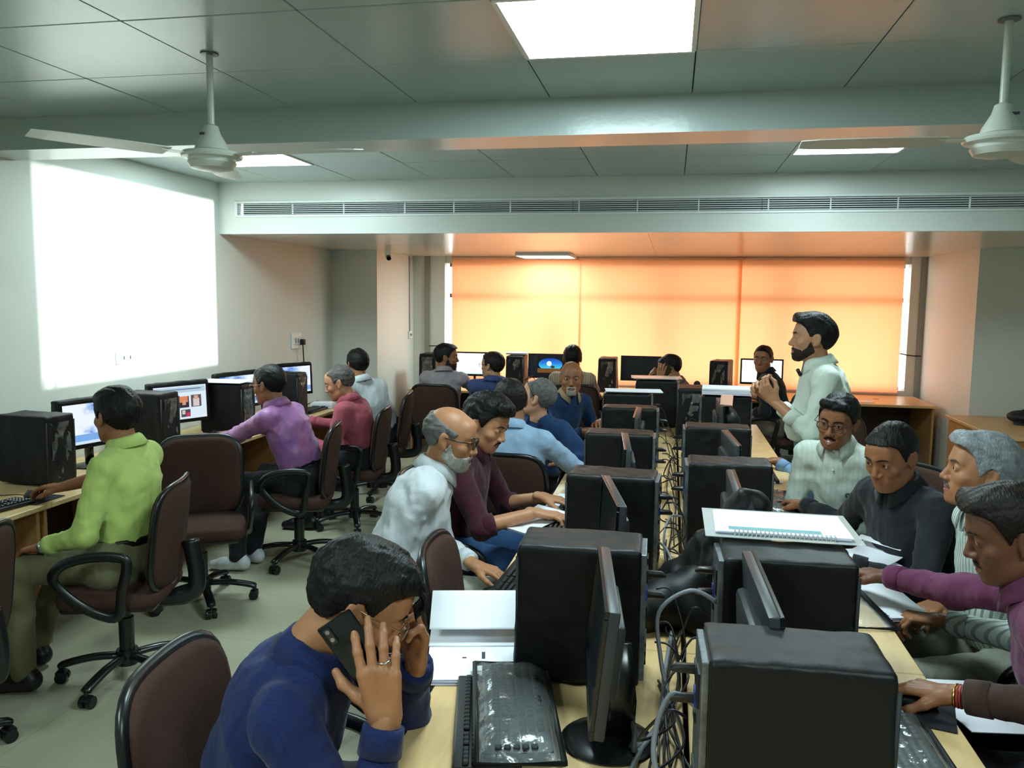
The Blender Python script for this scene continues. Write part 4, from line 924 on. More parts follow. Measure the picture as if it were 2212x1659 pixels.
def make_tower(seed, hem=0.0, rear=True, height=TH):
    """front (clear window) at local -X, rear ports at +X"""
    r = bpy.data.objects.new('desktop_tower', None); link(r); r.empty_display_size = 0.05
    MB().box((0.006, 0, height/2+0.003), (TW-0.02, TD-0.016, height-0.012), 0.004).build('case', CASE, r)
    s = SDF((-0.24, -0.15, -0.02), (0.24, 0.15, height+0.05), 0.0095); sdf_box(s, (-0.004, 0, height*0.5-0.005), (TW/2+0.004, TD/2+0.006, height*0.5+0.009), 0.010)
    X, Y, Z = s.grid(); d = np.clip((height-Z)/height, 0, 1)
    s.D = s.D-0.010*d*hem+(0.0015+0.0045*d)*wav(X, Y, Z*0.55, seed, 30)+0.0018*wav(X, Y, Z, seed+4, 75)
    s.D = np.maximum(s.D, (0.010-Z+0.006*wav(X, Y, Z*0, seed+2, 18)).astype(np.float32)); s.D = np.maximum(s.D, (X-TW/2+0.006+0*Y+0*Z).astype(np.float32))
    P_, F_ = s.mesh(); c = np_mesh('cloth_cover', P_, F_, COVER, r)
    for q in (-1, 1): MB().tube([(-TW/2-0.004, q*(TD/2+0.004), 0.03), (-TW/2-0.007, q*(TD/2+0.003), height-0.03)], 0.005, 6).build('seam', BINDING, c, smooth=True)
    if True:
        vs, fs = [], []
        for j in range(9):
            for i in range(5):
                y = -TD*0.36+TD*0.72*i/4; z = 0.04+(height-0.075)*j/8; vs.append((-TW/2-0.010-0.004*math.sin(i*1.7+j*1.1+seed), y, z))
        for j in range(8):
            for i in range(4): k = j*5+i; fs.append((k, k+5, k+6, k+1))
        mesh_obj('clear_window', vs, fs, CLEARBLK, r, smooth=True)
    if rear:
        rp = MB().box((TW/2+0.002, 0, height/2+0.006), (0.016, TD-0.022, height-0.03), 0.003).build('rear_panel', STEEL, r)
        for k, (y, z, w, h) in enumerate(((-0.03, height-0.075, 0.05, 0.03), (-0.03, height-0.13, 0.04, 0.03), (0.03, height-0.08, 0.05, 0.07), (-0.03, height-0.17, 0.04, 0.015), (0.0, 0.11, 0.10, 0.012), (0.0, 0.085, 0.10, 0.012), (0.0, 0.06, 0.10, 0.012))):
            MB().box((TW/2+0.011, y, z), (0.006, w, h)).build('port', BLUEPORT if k == 1 else PORT, rp)
        for k, (y, z) in enumerate(((-0.035, height-0.075), (-0.03, height-0.135))): MB().tube([(TW/2+0.012, y, z), (TW/2+0.05, y, z), (TW/2+0.062, y, z-0.004)], [0.011, 0.010, 0.004], 8).build('plug', PLUG, rp, auto=40)
    return r
TWR = [make_tower(3, 0.3), make_tower(11, 1.2), make_tower(23, 0.0), make_tower(31, 0.7)]; _tu = set()
def tower(x, y, side, lb, v=0, rz=0.0, z=0.752, grp='cloth-covered towers on the double row'):
    o = TWR[v] if v not in _tu else copy_tree(TWR[v]); _tu.add(v)
    base = {'L': 0.0, 'R': PI, 'B': PI/2}[side]; o.location = (x, y, z); o.rotation_euler = (0, 0, base+math.radians(rz)); return tag(o, lb, 'computer', grp)
tower(-0.222, 2.22, 'L', 'black cloth-covered tower behind the upright edge-on monitor by the booklet', 1, 1)
tower(-0.200, 3.13, 'L', 'black cloth-covered tower at the hands of the man in maroon', 0, -3)
tower(-0.235, 4.11, 'L', 'black cloth-covered tower before the man in light blue, steel rear showing', 2)
tower(-0.235, 5.10, 'L', 'black cloth-covered tower beside the hands of the bald man', 3)
tower(-0.290, 5.85, 'L', 'black cloth-covered tower with a thin white paper on top', 0, 2)
tower(-0.100, 6.86, 'L', 'black cloth-covered tower with clear folder, before the far phone caller', 2, -2)
tower(0.247, 1.60, 'R', 'big black cloth-covered tower at the frame foot', 3, 2)
tower(0.312, 2.23, 'R', 'black cloth-covered tower carrying the ring-bound booklet', 2, 2)
tower(0.247, 3.475, 'R', 'black cloth-covered tower by the man in black with pen', 0, 1)
tower(0.250, 4.44, 'R', 'black cloth-covered tower by the smiling man', 1)
tower(0.385, 5.90, 'R', 'black cloth-covered tower carrying a white box of papers', 2)
tower(0.160, 6.42, 'B', 'narrow black covered tower standing end-on in the double row', 3)
GL = 'covered towers along the projected wall'
tower(-3.440, 3.88, 'R', 'black covered tower at the lime green man keyboard', 0, -4, grp=GL)
tower(-3.490, 4.95, 'R', 'black covered tower behind the head of the lime green man', 3, -2, grp=GL)
tower(-3.290, 5.62, 'R', 'black covered tower with a clear sheet lying on top', 2, 0, grp=GL)
tower(-3.300, 6.56, 'R', 'black covered tower beyond the head of the man in purple', 1, 0, grp=GL)
GB = 'covered towers under the window'
tower(-1.76, 9.36, 'B', 'black covered tower with paper on top beside the wallpaper monitor', 1, 0, grp=GB)
tower(-0.70, 9.36, 'B', 'black covered tower beside the switched-off window monitor', 3, 0, grp=GB)
tower(0.56, 9.36, 'B', 'black covered tower beside the white window monitor', 0, -14, grp=GB)
tower(-2.80, 9.36, 'B', 'black covered tower behind the bearded man', 2, 0, grp=GB)
for v in range(4):
    if v not in _tu: bpy.data.objects.remove(TWR[v])
# ---- screens
def screen_mat(kind):
    n = 'screen_'+kind
    if n in MATS: return MATS[n]
    m = bpy.data.materials.new(n); m.use_nodes = True; t = NT(m.node_tree); t.n.clear(); tc = t.new('ShaderNodeTexCoord'); sx = t.new('ShaderNodeSeparateXYZ'); t.link(tc.outputs['UV'], sx.inputs[0]); u, v = sx.outputs[0], sx.outputs[1]
    def box(u0, u1, v0, v1): return t.math('MULTIPLY', t.math('MULTIPLY', t.math('GREATER_THAN', u, u0), t.math('LESS_THAN', u, u1)), t.math('MULTIPLY', t.math('GREATER_THAN', v, v0), t.math('LESS_THAN', v, v1)))
    def blob(cu, cv, ru, rv): return t.math('LESS_THAN', t.math('ADD', t.math('POWER', t.math('DIVIDE', t.math('SUBTRACT', u, cu), ru), 2), t.math('POWER', t.math('DIVIDE', t.math('SUBTRACT', v, cv), rv), 2)), 1.0)
    mp = t.new('ShaderNodeMapping'); t.link(tc.outputs['UV'], mp.inputs[0]); st = 1.0
    if kind in ('sky', 'sky2'):
        nz = t.noise(mp.outputs[0], 2.6, 5, 0.6); f = t.math('ADD', t.math('MULTIPLY', nz, 0.9), t.math('MULTIPLY', t.math('SUBTRACT', u, 0.5), 0.55 if kind == 'sky' else -0.3))
        c = t.ramp(f, [(0.34, rgb(232, 240, 250)), (0.46, rgb(170, 200, 238)), (0.60, rgb(40, 84, 196)), (0.78, rgb(12, 24, 110))]); c = t.mix(t.math('LESS_THAN', v, 0.24), c, rgb(120, 170, 226)); c = t.mix(t.math('LESS_THAN', v, 0.07), c, rgb(206, 222, 240))
        c = t.mix(t.math('MULTIPLY', blob(0.74, 0.30, 0.12, 0.10), t.math('GREATER_THAN', t.noise(mp.outputs[0], 9, 2), 0.47)), c, rgb(50, 80, 150)); st = 0.46
    elif kind == 'web':
        c = t.mix(box(0.02, 0.98, 0.80, 0.96), rgb(214, 230, 240), rgb(176, 200, 216))
        for a in ((0.46, 0.66, 0.34, 0.68, (54, 46, 54)), (0.48, 0.64, 0.50, 0.68, (214, 130, 90)), (0.53, 0.60, 0.42, 0.56, (196, 150, 120)), (0.70, 0.90, 0.34, 0.70, (92, 80, 88)), (0.74, 0.86, 0.36, 0.60, (206, 196, 194)), (0.76, 0.84, 0.56, 0.68, (200, 160, 140)), (0.50, 0.68, 0.06, 0.28, (80, 72, 84)), (0.60, 0.68, 0.06, 0.18, (190, 60, 90)), (0.52, 0.58, 0.14, 0.26, (210, 190, 180)), (0.04, 0.40, 0.1, 0.74, (190, 208, 220)), (0.10, 0.9, 0.88, 0.91, (90, 120, 150))): c = t.mix(box(*a[:4]), c, rgb(*a[4]))
        st = 0.46
    elif kind == 'white':
        c = t.mix(box(0.0, 1, 0, 0.06), rgb(240, 246, 250), rgb(150, 190, 220)); c = t.mix(box(0.02, 0.10, 0.5, 0.95), c, rgb(196, 222, 240)); c = t.mix(t.math('MULTIPLY', box(0.3, 0.9, 0.14, 0.22), t.math('GREATER_THAN', t.noise(mp.outputs[0], 12, 2), 0.5)), c, rgb(150, 170, 180)); st = 1.0
    elif kind == 'blank': c = t.mix(box(0, 1, 0, 0.04), rgb(250, 252, 255), rgb(220, 226, 240)); st = 1.3
    elif kind == 'wallpaper':
        c = t.mix(t.math('GREATER_THAN', v, 0.36), rgb(140, 92, 40), rgb(10, 12, 16)); bl = t.ramp(v, [(0.40, rgb(60, 190, 220)), (0.62, rgb(40, 120, 210)), (0.85, rgb(8, 60, 170))]); c = t.mix(blob(0.58, 0.56, 0.33, 0.30), c, bl); c = t.mix(t.math('LESS_THAN', v, 0.37), c, rgb(110, 74, 34)); c = t.mix(blob(0.54, 0.60, 0.07, 0.12), c, rgb(220, 240, 245)); c = t.mix(blob(0.64, 0.44, 0.06, 0.06), c, rgb(60, 50, 40)); c = t.mix(t.math('LESS_THAN', v, 0.16), c, rgb(24, 22, 24)); c = t.mix(t.math('LESS_THAN', u, 0.22), c, rgb(22, 28, 34)); st = 0.5
    if kind == 'off': return mat(n, rgb(34, 40, 46), 0.18, spec=0.5)
    e = t.new('ShaderNodeEmission'); e.inputs[1].default_value = st; t.link(c, e.inputs[0]); g = t.new('ShaderNodeBsdfGlossy'); g.inputs['Roughness'].default_value = 0.15; g.inputs[0].default_value = (0.04, 0.04, 0.04, 1); ad = t.new('ShaderNodeAddShader'); t.link(e.outputs[0], ad.inputs[0]); t.link(g.outputs[0], ad.inputs[1])
    o = t.new('ShaderNodeOutputMaterial'); t.link(ad.outputs[0], o.inputs[0]); MATS[n] = m; return m
BEZ = mat('bezel_black', rgb(15, 16, 18), 0.25); SHELL = mat('monitor_shell', rgb(40, 44, 48), 0.45, bump=(300, 0.1, 0.001))
def monitor(x, y, yaw, lb, kind='off', hood=False, tilt=0.04, grp='flat monitors', w=0.455, h=0.285):
    """screen faces compass angle yaw (0=+X, 90=+Y)"""
    r = thing('monitor', lb, 'monitor', (x, y, 0.752), math.radians(yaw+90), grp); zc = 0.265; Mt = Matrix.Translation((0, 0, zc)) @ Matrix.Rotation(-tilt, 4, 'X')
    p = MB().box((0, 0.012, 0), (w, 0.026, h), 0.006).build('panel', SHELL, r, auto=40); p.matrix_local = Mt
    MB().box((0, 0.036, -0.01), (w*0.62, 0.03, h*0.62), 0.014).build('back_shell', SHELL, p, auto=40)
    t = 0.018; b = MB()
    for c, s_ in (((0, -0.004, h/2-t/2), (w, 0.010, t)), ((0, -0.004, -h/2+t*0.7), (w, 0.010, t*1.4)), ((-w/2+t/2, -0.004, 0), (t, 0.010, h-2*t)), ((w/2-t/2, -0.004, 0), (t, 0.010, h-2*t))): b.box(c, s_, 0.002)
    b.build('bezel', BEZ, p); uvquad('screen', w-2*t, h-2.4*t, screen_mat(kind), p, (0, -0.0025, t*0.2))
    MB().tube([(0, 0.055, 0.01), (0, 0.060, 0.10), (0, 0.045, 0.24)], 0.03, 10, flat=(0.032, 0.012), up=(1, 0, 0)).build('stand_neck', BEZ, r, smooth=True)
    MB().lathe([(0.001, 0.018), (0.06, 0.016), (0.105, 0.008), (0.112, 0.003), (0.110, 0.0), (0.001, 0.0)], 30, (0, 0.03, 0)).build('stand_base', BEZ, r, auto=35)
    if hood:
        s = SDF((-w/2-0.04, -0.05, -h/2-0.04), (w/2+0.04, 0.09, h/2+0.04), 0.009); sdf_box(s, (0, 0.03, 0.012), (w/2+0.012, 0.032, h/2+0.004), 0.012); X, Y, Z = s.grid(); s.D = s.D+0.004*wav(X, Y, Z, int(abs(x*7+y*13)), 40)
        s.D = np.maximum(s.D, (-(np.maximum(np.abs(X)-(w/2-0.012), np.abs(Z+0.01)-(h/2-0.006))+0*Y)).astype(np.float32)*np.where(Y < 0.008, 1, 0)+np.where(Y < 0.008, 0, -1).astype(np.float32)); P_, F_ = s.mesh(); np_mesh('cloth_hood', P_, F_, COVER, p)
    return r
monitor(-0.150, 1.857, 187, 'edge-on black monitor standing on the desk by the phone caller', 'off', tilt=0.10)
monitor(-0.192, 2.727, 191, 'edge-on black monitor before the tower of the man in maroon', 'off', tilt=0.05)
monitor(-0.200, 3.70, 185, 'edge-on black monitor before the man in light blue', 'off')
monitor(-0.190, 4.68, 180, 'edge-on black monitor by the man with spectacles on his head', 'off')
monitor(0.235, 1.905, 2, 'edge-on covered monitor before the booklet tower', 'off', tilt=0.05)
monitor(0.250, 2.945, 0, 'edge-on monitor beside the black crumpled cover', 'off')
monitor(0.302, 3.93, 4, 'edge-on monitor by the smiling man', 'off')
monitor(0.330, 5.30, 0, 'edge-on monitor behind the standing man', 'off')
G3 = 'monitors along the projected wall'
monitor(-3.42, 4.33, -14, 'hooded monitor showing a cloudy blue sky beside the lime green man', 'sky', True, grp=G3)
monitor(-3.46, 5.28, -24, 'hooded monitor showing a web page with small photos', 'web', True, grp=G3)
monitor(-3.46, 6.10, -16, 'hooded blue monitor in front of the man in purple', 'sky2', True, grp=G3)
monitor(-3.44, 7.02, -24, 'hooded far wall monitor with pale blue picture below the plug', 'sky2', True, grp=G3)
G4 = 'monitors under the window'
monitor(-2.28, 9.36, -88, 'window monitor with a bright white desktop before the bearded man', 'white', grp=G4)
monitor(-1.40, 9.36, -86, 'dark window monitor with a blue beach wallpaper', 'wallpaper', grp=G4)
monitor(-0.33, 9.36, -90, 'switched-off black window monitor before the far phone caller', 'off', grp=G4)
monitor(0.99, 9.36, -92, 'blank white window monitor by the man in black', 'blank', grp=G4)
# ---- keyboards
KEYM = mat('key_black', rgb(28, 29, 31), 0.38); KBD = mat('keyboard_black', rgb(16, 17, 18), 0.42)
_key = rbox_geom(0.0155, 0.0150, 0.009, 0.0025, 1)
def key_spots():
    out = []
    for row in range(6):
        n = 15 if row else 14
        for i in range(n): out.append((-0.205+0.0188*i+(0.005 if row % 2 else 0), 0.055-0.0205*row-(0 if row else -0.004)))
        for i in range(3):
            if row not in (3,): out.append((0.092+0.0188*i, 0.055-0.0205*row))
        for i in range(4):
            if row: out.append((0.156+0.0172*i, 0.055-0.0205*row))
    return [(x, y) for x, y in out if x < 0.212]
KS = key_spots(); _km = [None]
def keyboard(x, y, yaw, lb, single=False, z=0.752, film=False, grp='black keyboards'):
    """user sits on the side the angle yaw points away from; yaw = direction the user faces"""
    r = thing('keyboard', lb, 'keyboard', (x, y, z), math.radians(yaw-90), grp); MB().box((0, 0, 0.009), (0.445, 0.155, 0.018), 0.006).build('keyboard_body', KBD, r, auto=40)
    if single:
        if _km[0] is None: me = bpy.data.meshes.new('key'); me.from_pydata([tuple(v) for v in _key[0]], [], _key[1]); me.materials.append(KEYM); _km[0] = me
        for kx, ky in KS: o = bpy.data.objects.new('key', _km[0]); link(o, r); o.location = (kx, ky, 0.0215)
    else:
        b = MB()
        for kx, ky in KS: b.geom(_key[0], _key[1], Matrix.Translation((kx, ky, 0.0215)))
        b.build('keys', KEYM, r)['kind'] = 'stuff'
    if film:
        vs, fs = [], []; n, m = 24, 9
        for j in range(m+1):
            for i in range(n+1): u, v = i/n, j/m; e = min(u, 1-u, v*0.6, (1-v)*0.6); vs.append((-0.25+0.50*u, -0.095+0.19*v, 0.004+min(1, e*9)*0.028+0.005*math.sin(u*31+v*7)*math.sin(v*11+u*5)))
        for j in range(m):
            for i in range(n): k = j*(n+1)+i; fs.append((k, k+1, k+n+2, k+n+1))
        f = mesh_obj('clear_cover', vs, fs, mat('clear_kb_film', rgb(130, 136, 136), 0.14, spec=0.8, alpha=0.42, bump=(22, 0.5, 0.010)), r, smooth=True)
        MB().tube([(-0.25, -0.097, 0.006), (0.25, -0.097, 0.006), (0.25, 0.097, 0.006), (-0.25, 0.097, 0.006)], 0.008, 6, closed=True).build('cover_hem', COVER, r, smooth=True)
    return r
keyboard(-0.420, 1.880, 13, 'black keyboard lying under the clear-covered one by the booklet', True)
keyboard(-0.355, 1.905, 14, 'keyboard in a clear plastic cover beside the edge-on monitor', True, 0.780, True)
keyboard(-0.515, 2.95, -4, 'black keyboard at the desk edge beside the empty chair', True)
keyboard(-0.455, 3.78, -2, 'black keyboard under the hands of the man in maroon')
keyboard(-0.45, 4.72, 0, 'keyboard in crumpled clear plastic before the man in light blue', film=True)
keyboard(-0.46, 5.65, 0, 'black keyboard before the bald man')
keyboard(0.555, 1.90, 182, 'keyboard in grey clear plastic at the frame foot', True, film=True)
keyboard(0.545, 4.35, 180, 'black keyboard under the gold-ringed hand', film=True)
keyboard(0.56, 5.05, 180, 'black keyboard near the denim sleeve')
keyboard(-3.20, 3.26, 172, 'black keyboard at the wall desk before the lime green man')
keyboard(-3.21, 5.05, 180, 'black keyboard at the web page monitor')
keyboard(-3.20, 6.05, 176, 'black keyboard under the blue monitor of the man in purple')
keyboard(-3.20, 6.95, 180, 'black keyboard before the man in white')
keyboard(-1.45, 9.08, 90, 'black keyboard under the wallpaper monitor')
keyboard(0.98, 9.06, 90, 'black keyboard before the blank white monitor')
# ---- mice and pads
PAD = mat('mouse_pad', rgb(24, 22, 32), 0.8); MOUSE = mat('mouse_black', rgb(20, 21, 23), 0.28)
s = SDF((-0.05, -0.08, -0.02), (0.05, 0.08, 0.06), 0.005); s.ell((0, 0, 0.002), (0.032, 0.058, 0.036)); s.cut((0, 0, 0.001), (0, 0, -1)); _mp = s.mesh()
def mouse(x, y, yaw, lb, z=0.756, pad=True, plb=None, tail=True, pd=(0.20, 0.17), off=(0, 0)):
    r = thing('computer_mouse', lb, 'mouse', (x, y, z), math.radians(yaw-90), 'computer mice'); np_mesh('shell', _mp[0], _mp[1], MOUSE, r); MB().box((0, 0.03, 0.031), (0.007, 0.02, 0.010), 0.003).build('wheel', mat('wheel_grey', rgb(70, 72, 76), 0.4), r)
    if tail: MB().tube(spline([(0, 0.055, 0.008), (0.01, 0.12, 0.004), (-0.02, 0.19, 0.004), (0.03, 0.25, 0.004)]), 0.0025, 6).build('tail', CORD, r, smooth=True)
    if pad: tag(MB().box((0, 0, 0), (pd[0], pd[1], 0.003), 0.001).build('mouse_pad', PAD, loc=(x+off[0], y+off[1], 0.7535), rot=(0, 0, math.radians(yaw-90))), plb, 'mouse pad', 'dark mouse pads')
mouse(-0.505, 2.60, 10, 'black mouse beside the open booklet and keyboard', plb='dark pad under the mouse beside the booklet', off=(-0.02, 0.0))
mouse(0.650, 2.20, 165, 'black mouse under the hand with the red wrist thread', plb='dark pad under the hand with the red thread', off=(0.01, -0.01))
mouse(0.590, 4.24, 170, 'black mouse under the gold-ringed hand', plb='dark pad by the gold-ringed hand', off=(0.02, -0.04))
mouse(-3.18, 3.56, 180, 'black mouse in the hand of the lime green man', plb='dark pad under the lime green sleeve', off=(0.03, -0.02))
mouse(-3.30, 5.49, 180, 'black mouse under the hand of the man in purple', plb='dark pad under the hand of the man in purple', tail=False, off=(0.02, 0.02))
mouse(-3.05, 6.42, 180, 'black mouse before the man in dusty red', plb='dark pad before the man in dusty red', tail=False)
mouse(-0.50, 5.02, 0, 'black mouse on the desk by the man in light blue', plb='dark pad on the desk by the man in light blue', tail=False)
mouse(0.82, 9.16, 90, 'black mouse in the hand of the man by the white monitor', pad=False, tail=False)
# ---- papers
PAPER = mat('paper_white', rgb(238, 239, 246), 0.7); PAPERB = mat('paper_edge', rgb(206, 206, 222), 0.8); INK = mat('printed_ink', rgb(60, 60, 70), 0.8)
def sheet_pile(name, x, y, z, w, d, rz, lb, n=5, th=0.006, cat='papers', grp=None, jit=0.006, curl=None):
    r = thing(name, lb, cat, (x, y, z), math.radians(rz), grp)
    for k in range(n): MB().box((random.uniform(-jit, jit), random.uniform(-jit, jit), th/n*(k+0.5)), (w, d, th/n*0.9), rot=(0, 0, random.uniform(-jit, jit)*3)).build('sheet', PAPER if k == n-1 else PAPERB, r)
    return r
def curved_sheet(name, prof, w, m, parent, loc=(0, 0, 0), rz=0.0):
    """a page: profile in local YZ swept along X"""
    pr = spline([(0, a, b) for a, b in prof], 6); vs, fs = [], []
    for p in pr: vs += [(-w/2, p.y, p.z), (w/2, p.y, p.z)]
    for i in range(len(pr)-1): fs.append((2*i, 2*i+1, 2*i+3, 2*i+2))
    o = mesh_obj(name, vs, fs, m, parent, smooth=True, loc=loc, rot=(0, 0, rz)); md = o.modifiers.new('thick', 'SOLIDIFY'); md.thickness = 0.0008; return o
bk1 = sheet_pile('booklet', -0.540, 2.275, 0.752, 0.27, 0.42, 13, 'open white stapled booklet with a page turned over on the desk', 8, 0.014, 'booklet')
curved_sheet('turned_page', ((0.00, 0.0165), (0.10, 0.024), (0.185, 0.050), (0.218, 0.085), (0.190, 0.115), (0.11, 0.088), (0.03, 0.055)), 0.285, PAPER, bk1)
for k, (px, py, w, h) in enumerate(((0.02, -0.06, 0.010, 0.045), (-0.035, -0.075, 0.012, 0.007), (0.115, -0.02, 0.006, 0.09))): MB().box((px, py, 0.01445), (w, h, 0.0006)).build('printed_text', INK, bk1)
d2 = sheet_pile('document', -0.600, 3.66, 0.752, 0.22, 0.30, -35, 'white document lying under the forearm of the man in maroon', 5, 0.012, 'document'); curved_sheet('bent_page', ((-0.14, -0.005), (-0.05, 0.014), (0.05, 0.028), (0.13, 0.050)), 0.20, PAPER, d2, (0.0, 0.0, 0.006))
d3 = sheet_pile('document', -0.475, 4.10, 0.752, 0.20, 0.29, -8, 'white document past the hands of the man in maroon', 4, 0.01, 'document')
d4 = sheet_pile('document', 0.800, 3.44, 0.752, 0.21, 0.30, 20, 'loose curled white papers at the elbow of the man in black', 3, 0.006, 'document'); curved_sheet('curled_page', ((-0.14, 0.008), (0.0, 0.012), (0.09, 0.03), (0.12, 0.055), (0.10, 0.072), (0.075, 0.06)), 0.20, PAPER, d4, rz=math.radians(-70))
nb = sheet_pile('notebook', 0.790, 3.00, 0.735, 0.16, 0.30, 14, 'spiral notebook held at the desk edge by the grey-haired man', 4, 0.010, 'notebook')
for k in range(14): MB().tube([(-0.08+0.008*math.cos(a), -0.13+0.02*k, 0.006+0.008*math.sin(a)) for a in np.linspace(0, 2*PI, 8, endpoint=False)], 0.0014, 5, closed=True).build('ring', mat('wire_dark', rgb(60, 62, 66), 0.3, metal=0.8), nb)
curved_sheet('bent_page', ((-0.15, 0.012), (0.0, 0.016), (0.10, 0.028), (0.15, 0.05)), 0.15, PAPER, nb)
tag(MB().box((0, 0, 0), (0.21, 0.30, 0.0025)).build('loose_sheet', PAPER, loc=(0.86, 2.37, 0.690), rot=(0.0, 0.06, math.radians(14))), 'white sheet on the knee beyond the desk edge, by the red thread', 'paper')
fb = sheet_pile('ring_booklet', 0.320, 2.42, 1.150, 0.36, 0.235, 0, 'white ring-bound booklet in a clear folder on a tower', 3, 0.010, 'booklet')
MB().box((0.0, 0.01, -0.001), (0.42, 0.31, 0.002)).build('clear_folder', mat('clear_folder_film', rgb(225, 232, 232), 0.12, spec=0.8, alpha=0.45), fb)
MB().box((-0.02, -0.085, 0.0104), (0.25, 0.03, 0.0006)).build('printed_strip', mat('print_teal', rgb(120, 176, 176), 0.6, var=(40, rgb(60, 90, 120), 0.8), coords='Generated'), fb)
WIRE = mat('wire_white', rgb(214, 220, 226), 0.25, metal=0.5)
for k in range(24): MB().tube([(-0.13+0.0115*k, -0.118+0.009*math.cos(a), 0.006+0.009*math.sin(a)) for a in np.linspace(0, 2*PI, 8, endpoint=False)], 0.0017, 5, closed=True).build('ring', WIRE, fb)
sheet_pile('document', -0.255, 5.86, 1.147, 0.40, 0.20, 6, 'thin white papers on the tower before the bald man', 2, 0.006, 'document')
fd = sheet_pile('document', -0.115, 6.88, 1.147, 0.36, 0.22, 4, 'papers in a clear folder on the tower before the far caller', 2, 0.006, 'document'); MB().box((0, 0, 0.009), (0.41, 0.26, 0.002)).build('clear_folder', MATS['clear_folder_film'], fd)
sheet_pile('paper_box', 0.395, 5.90, 1.147, 0.34, 0.24, -3, 'white box of papers on the tower by the standing man', 4, 0.045, 'box', jit=0.003)
sheet_pile('document', -1.76, 9.36, 1.147, 0.24, 0.20, 3, 'papers on the tower beside the wallpaper monitor', 3, 0.02, 'document')
sheet_pile('document', -3.30, 5.62, 1.147, 0.36, 0.24, 3, 'clear folder of papers on the tower beside the web page monitor', 2, 0.005, 'document')
sheet_pile('document', -3.12, 5.78, 0.752, 0.22, 0.30, 20, 'white paper under the forearm of the man in purple', 3, 0.02, 'document')
sheet_pile('document', -0.43, 8.98, 0.752, 0.35, 0.14, 2, 'pinkish-lit papers at the back desk edge before the black monitor', 3, 0.006, 'document')
sheet_pile('document', 1.95, 9.10, 0.752, 0.30, 0.20, 0, 'single paper on the empty back desk', 1, 0.003, 'document')
sheet_pile('document', -3.20, 7.16, 0.752, 0.20, 0.16, 10, 'pale folded paper at the far end of wall desk', 2, 0.05, 'document')
# ---- crumpled covers
cv = thing('monitor_cover', 'black cloth monitor cover with clear film slumped between the towers', 'cover', (0.16, 2.75, 0.752))
s = SDF((-0.3, -0.3, -0.02), (0.25, 0.35, 0.45), 0.009)
s.cone((0.105, -0.04, 0.375), (0.02, -0.02, 0.21), 0.068, 0.095, 0.04, flat=((0, 1, 0), 0.8)); s.cone((0.02, -0.02, 0.20), (-0.08, 0.0, 0.05), 0.085, 0.12, 0.04, flat=((0, 1, 0), 1.1)); s.cone((-0.16, 0.10, 0.03), (0.0, 0.05, 0.04), 0.06, 0.08, 0.05); s.cone((-0.20, -0.08, 0.03), (0.0, -0.10, 0.04), 0.05, 0.06, 0.05)
X, Y, Z = s.grid(); s.D = s.D+0.011*wav(X, Y, Z, 77, 38)+0.006*wav(X, Y, Z, 78, 80); s.cut((0, 0, 0.002), (0, 0, -1)); P_, F_ = s.mesh(); np_mesh('cloth', P_, F_, COVER, cv)
vs, fs = [], []
for j in range(9):
    for i in range(7): u, v = i/6, j/8; vs.append((0.115-0.17*v-0.02*u, -0.13+0.19*u+0.0*v, 0.385-0.27*v+0.02*math.sin(u*PI)+0.008*math.sin(v*9+u*4)))
for j in range(8):
    for i in range(6): k = j*7+i; fs.append((k, k+1, k+8, k+7))
mesh_obj('clear_window', vs, fs, mat('film_glossy_dark', rgb(60, 64, 66), 0.08, spec=0.9, coat=0.6, alpha=0.55, bump=(18, 1.0, 0.02)), cv, smooth=True)
c2 = thing('monitor_cover', 'black cloth cover lying in the cable gap by the booklet tower', 'cover', (0.0, 2.62, 0.752))
s = SDF((-0.25, -0.25, -0.02), (0.3, 0.3, 0.25), 0.010); s.cone((-0.06, -0.06, 0.05), (0.10, 0.05, 0.10), 0.07, 0.09, 0.03); s.cone((-0.08, 0.08, 0.05), (0.1, -0.03, 0.04), 0.06, 0.07, 0.04); X, Y, Z = s.grid(); s.D = s.D+0.013*wav(X, Y, Z, 91, 36); s.cut((0, 0, 0.002), (0, 0, -1)); P_, F_ = s.mesh(); np_mesh('cloth', P_, F_, COVER, c2)
c3 = thing('keyboard_cover', 'empty clear keyboard cover with black border at the plum sleeve', 'cover', (0.625, 2.93, 0.752), math.radians(97))
vs, fs = [], []
for j in range(9):
    for i in range(17): u, v = i/16, j/8; vs.append((-0.23+0.46*u, -0.08+0.16*v, 0.006+0.008*abs(math.sin(u*13+v*5))*math.sin(v*PI)))
for j in range(8):
    for i in range(16): k = j*17+i; fs.append((k, k+1, k+18, k+17))
mesh_obj('clear_film', vs, fs, CLEAR, c3, smooth=True); MB().tube([(-0.23, -0.083, 0.006), (0.23, -0.083, 0.006), (0.23, 0.083, 0.006), (-0.23, 0.083, 0.006)], 0.012, 6, closed=True, flat=(0.013, 0.005)).build('border', COVER, c3, smooth=True)
c4 = thing('monitor_cover', 'clear-windowed cover with painted pink light, before the white box of papers', 'cover', (0.345, 5.28, 0.752))
s = SDF((-0.2, -0.3, -0.02), (0.2, 0.3, 0.5), 0.010); s.cone((0, -0.02, 0.30), (0.05, -0.20, 0.12), 0.05, 0.06, 0.03, flat=((1, 0, 0), 0.7)); s.cone((0.0, 0.0, 0.38), (0.03, -0.10, 0.30), 0.045, 0.06, 0.03); X, Y, Z = s.grid(); s.D = s.D+0.008*wav(X, Y, Z, 13, 45); P_, F_ = s.mesh(); np_mesh('cloth', P_, F_, COVER, c4)
MB().box((0.005, -0.06, 0.425), (0.075, 0.14, 0.012), 0.005, rot=(0.35, 0, -0.1)).build('clear_window', mat('film_pink_lit', rgb(200, 150, 130), 0.2, spec=0.7), c4)  # pink light falling on the clear film is painted into its colour
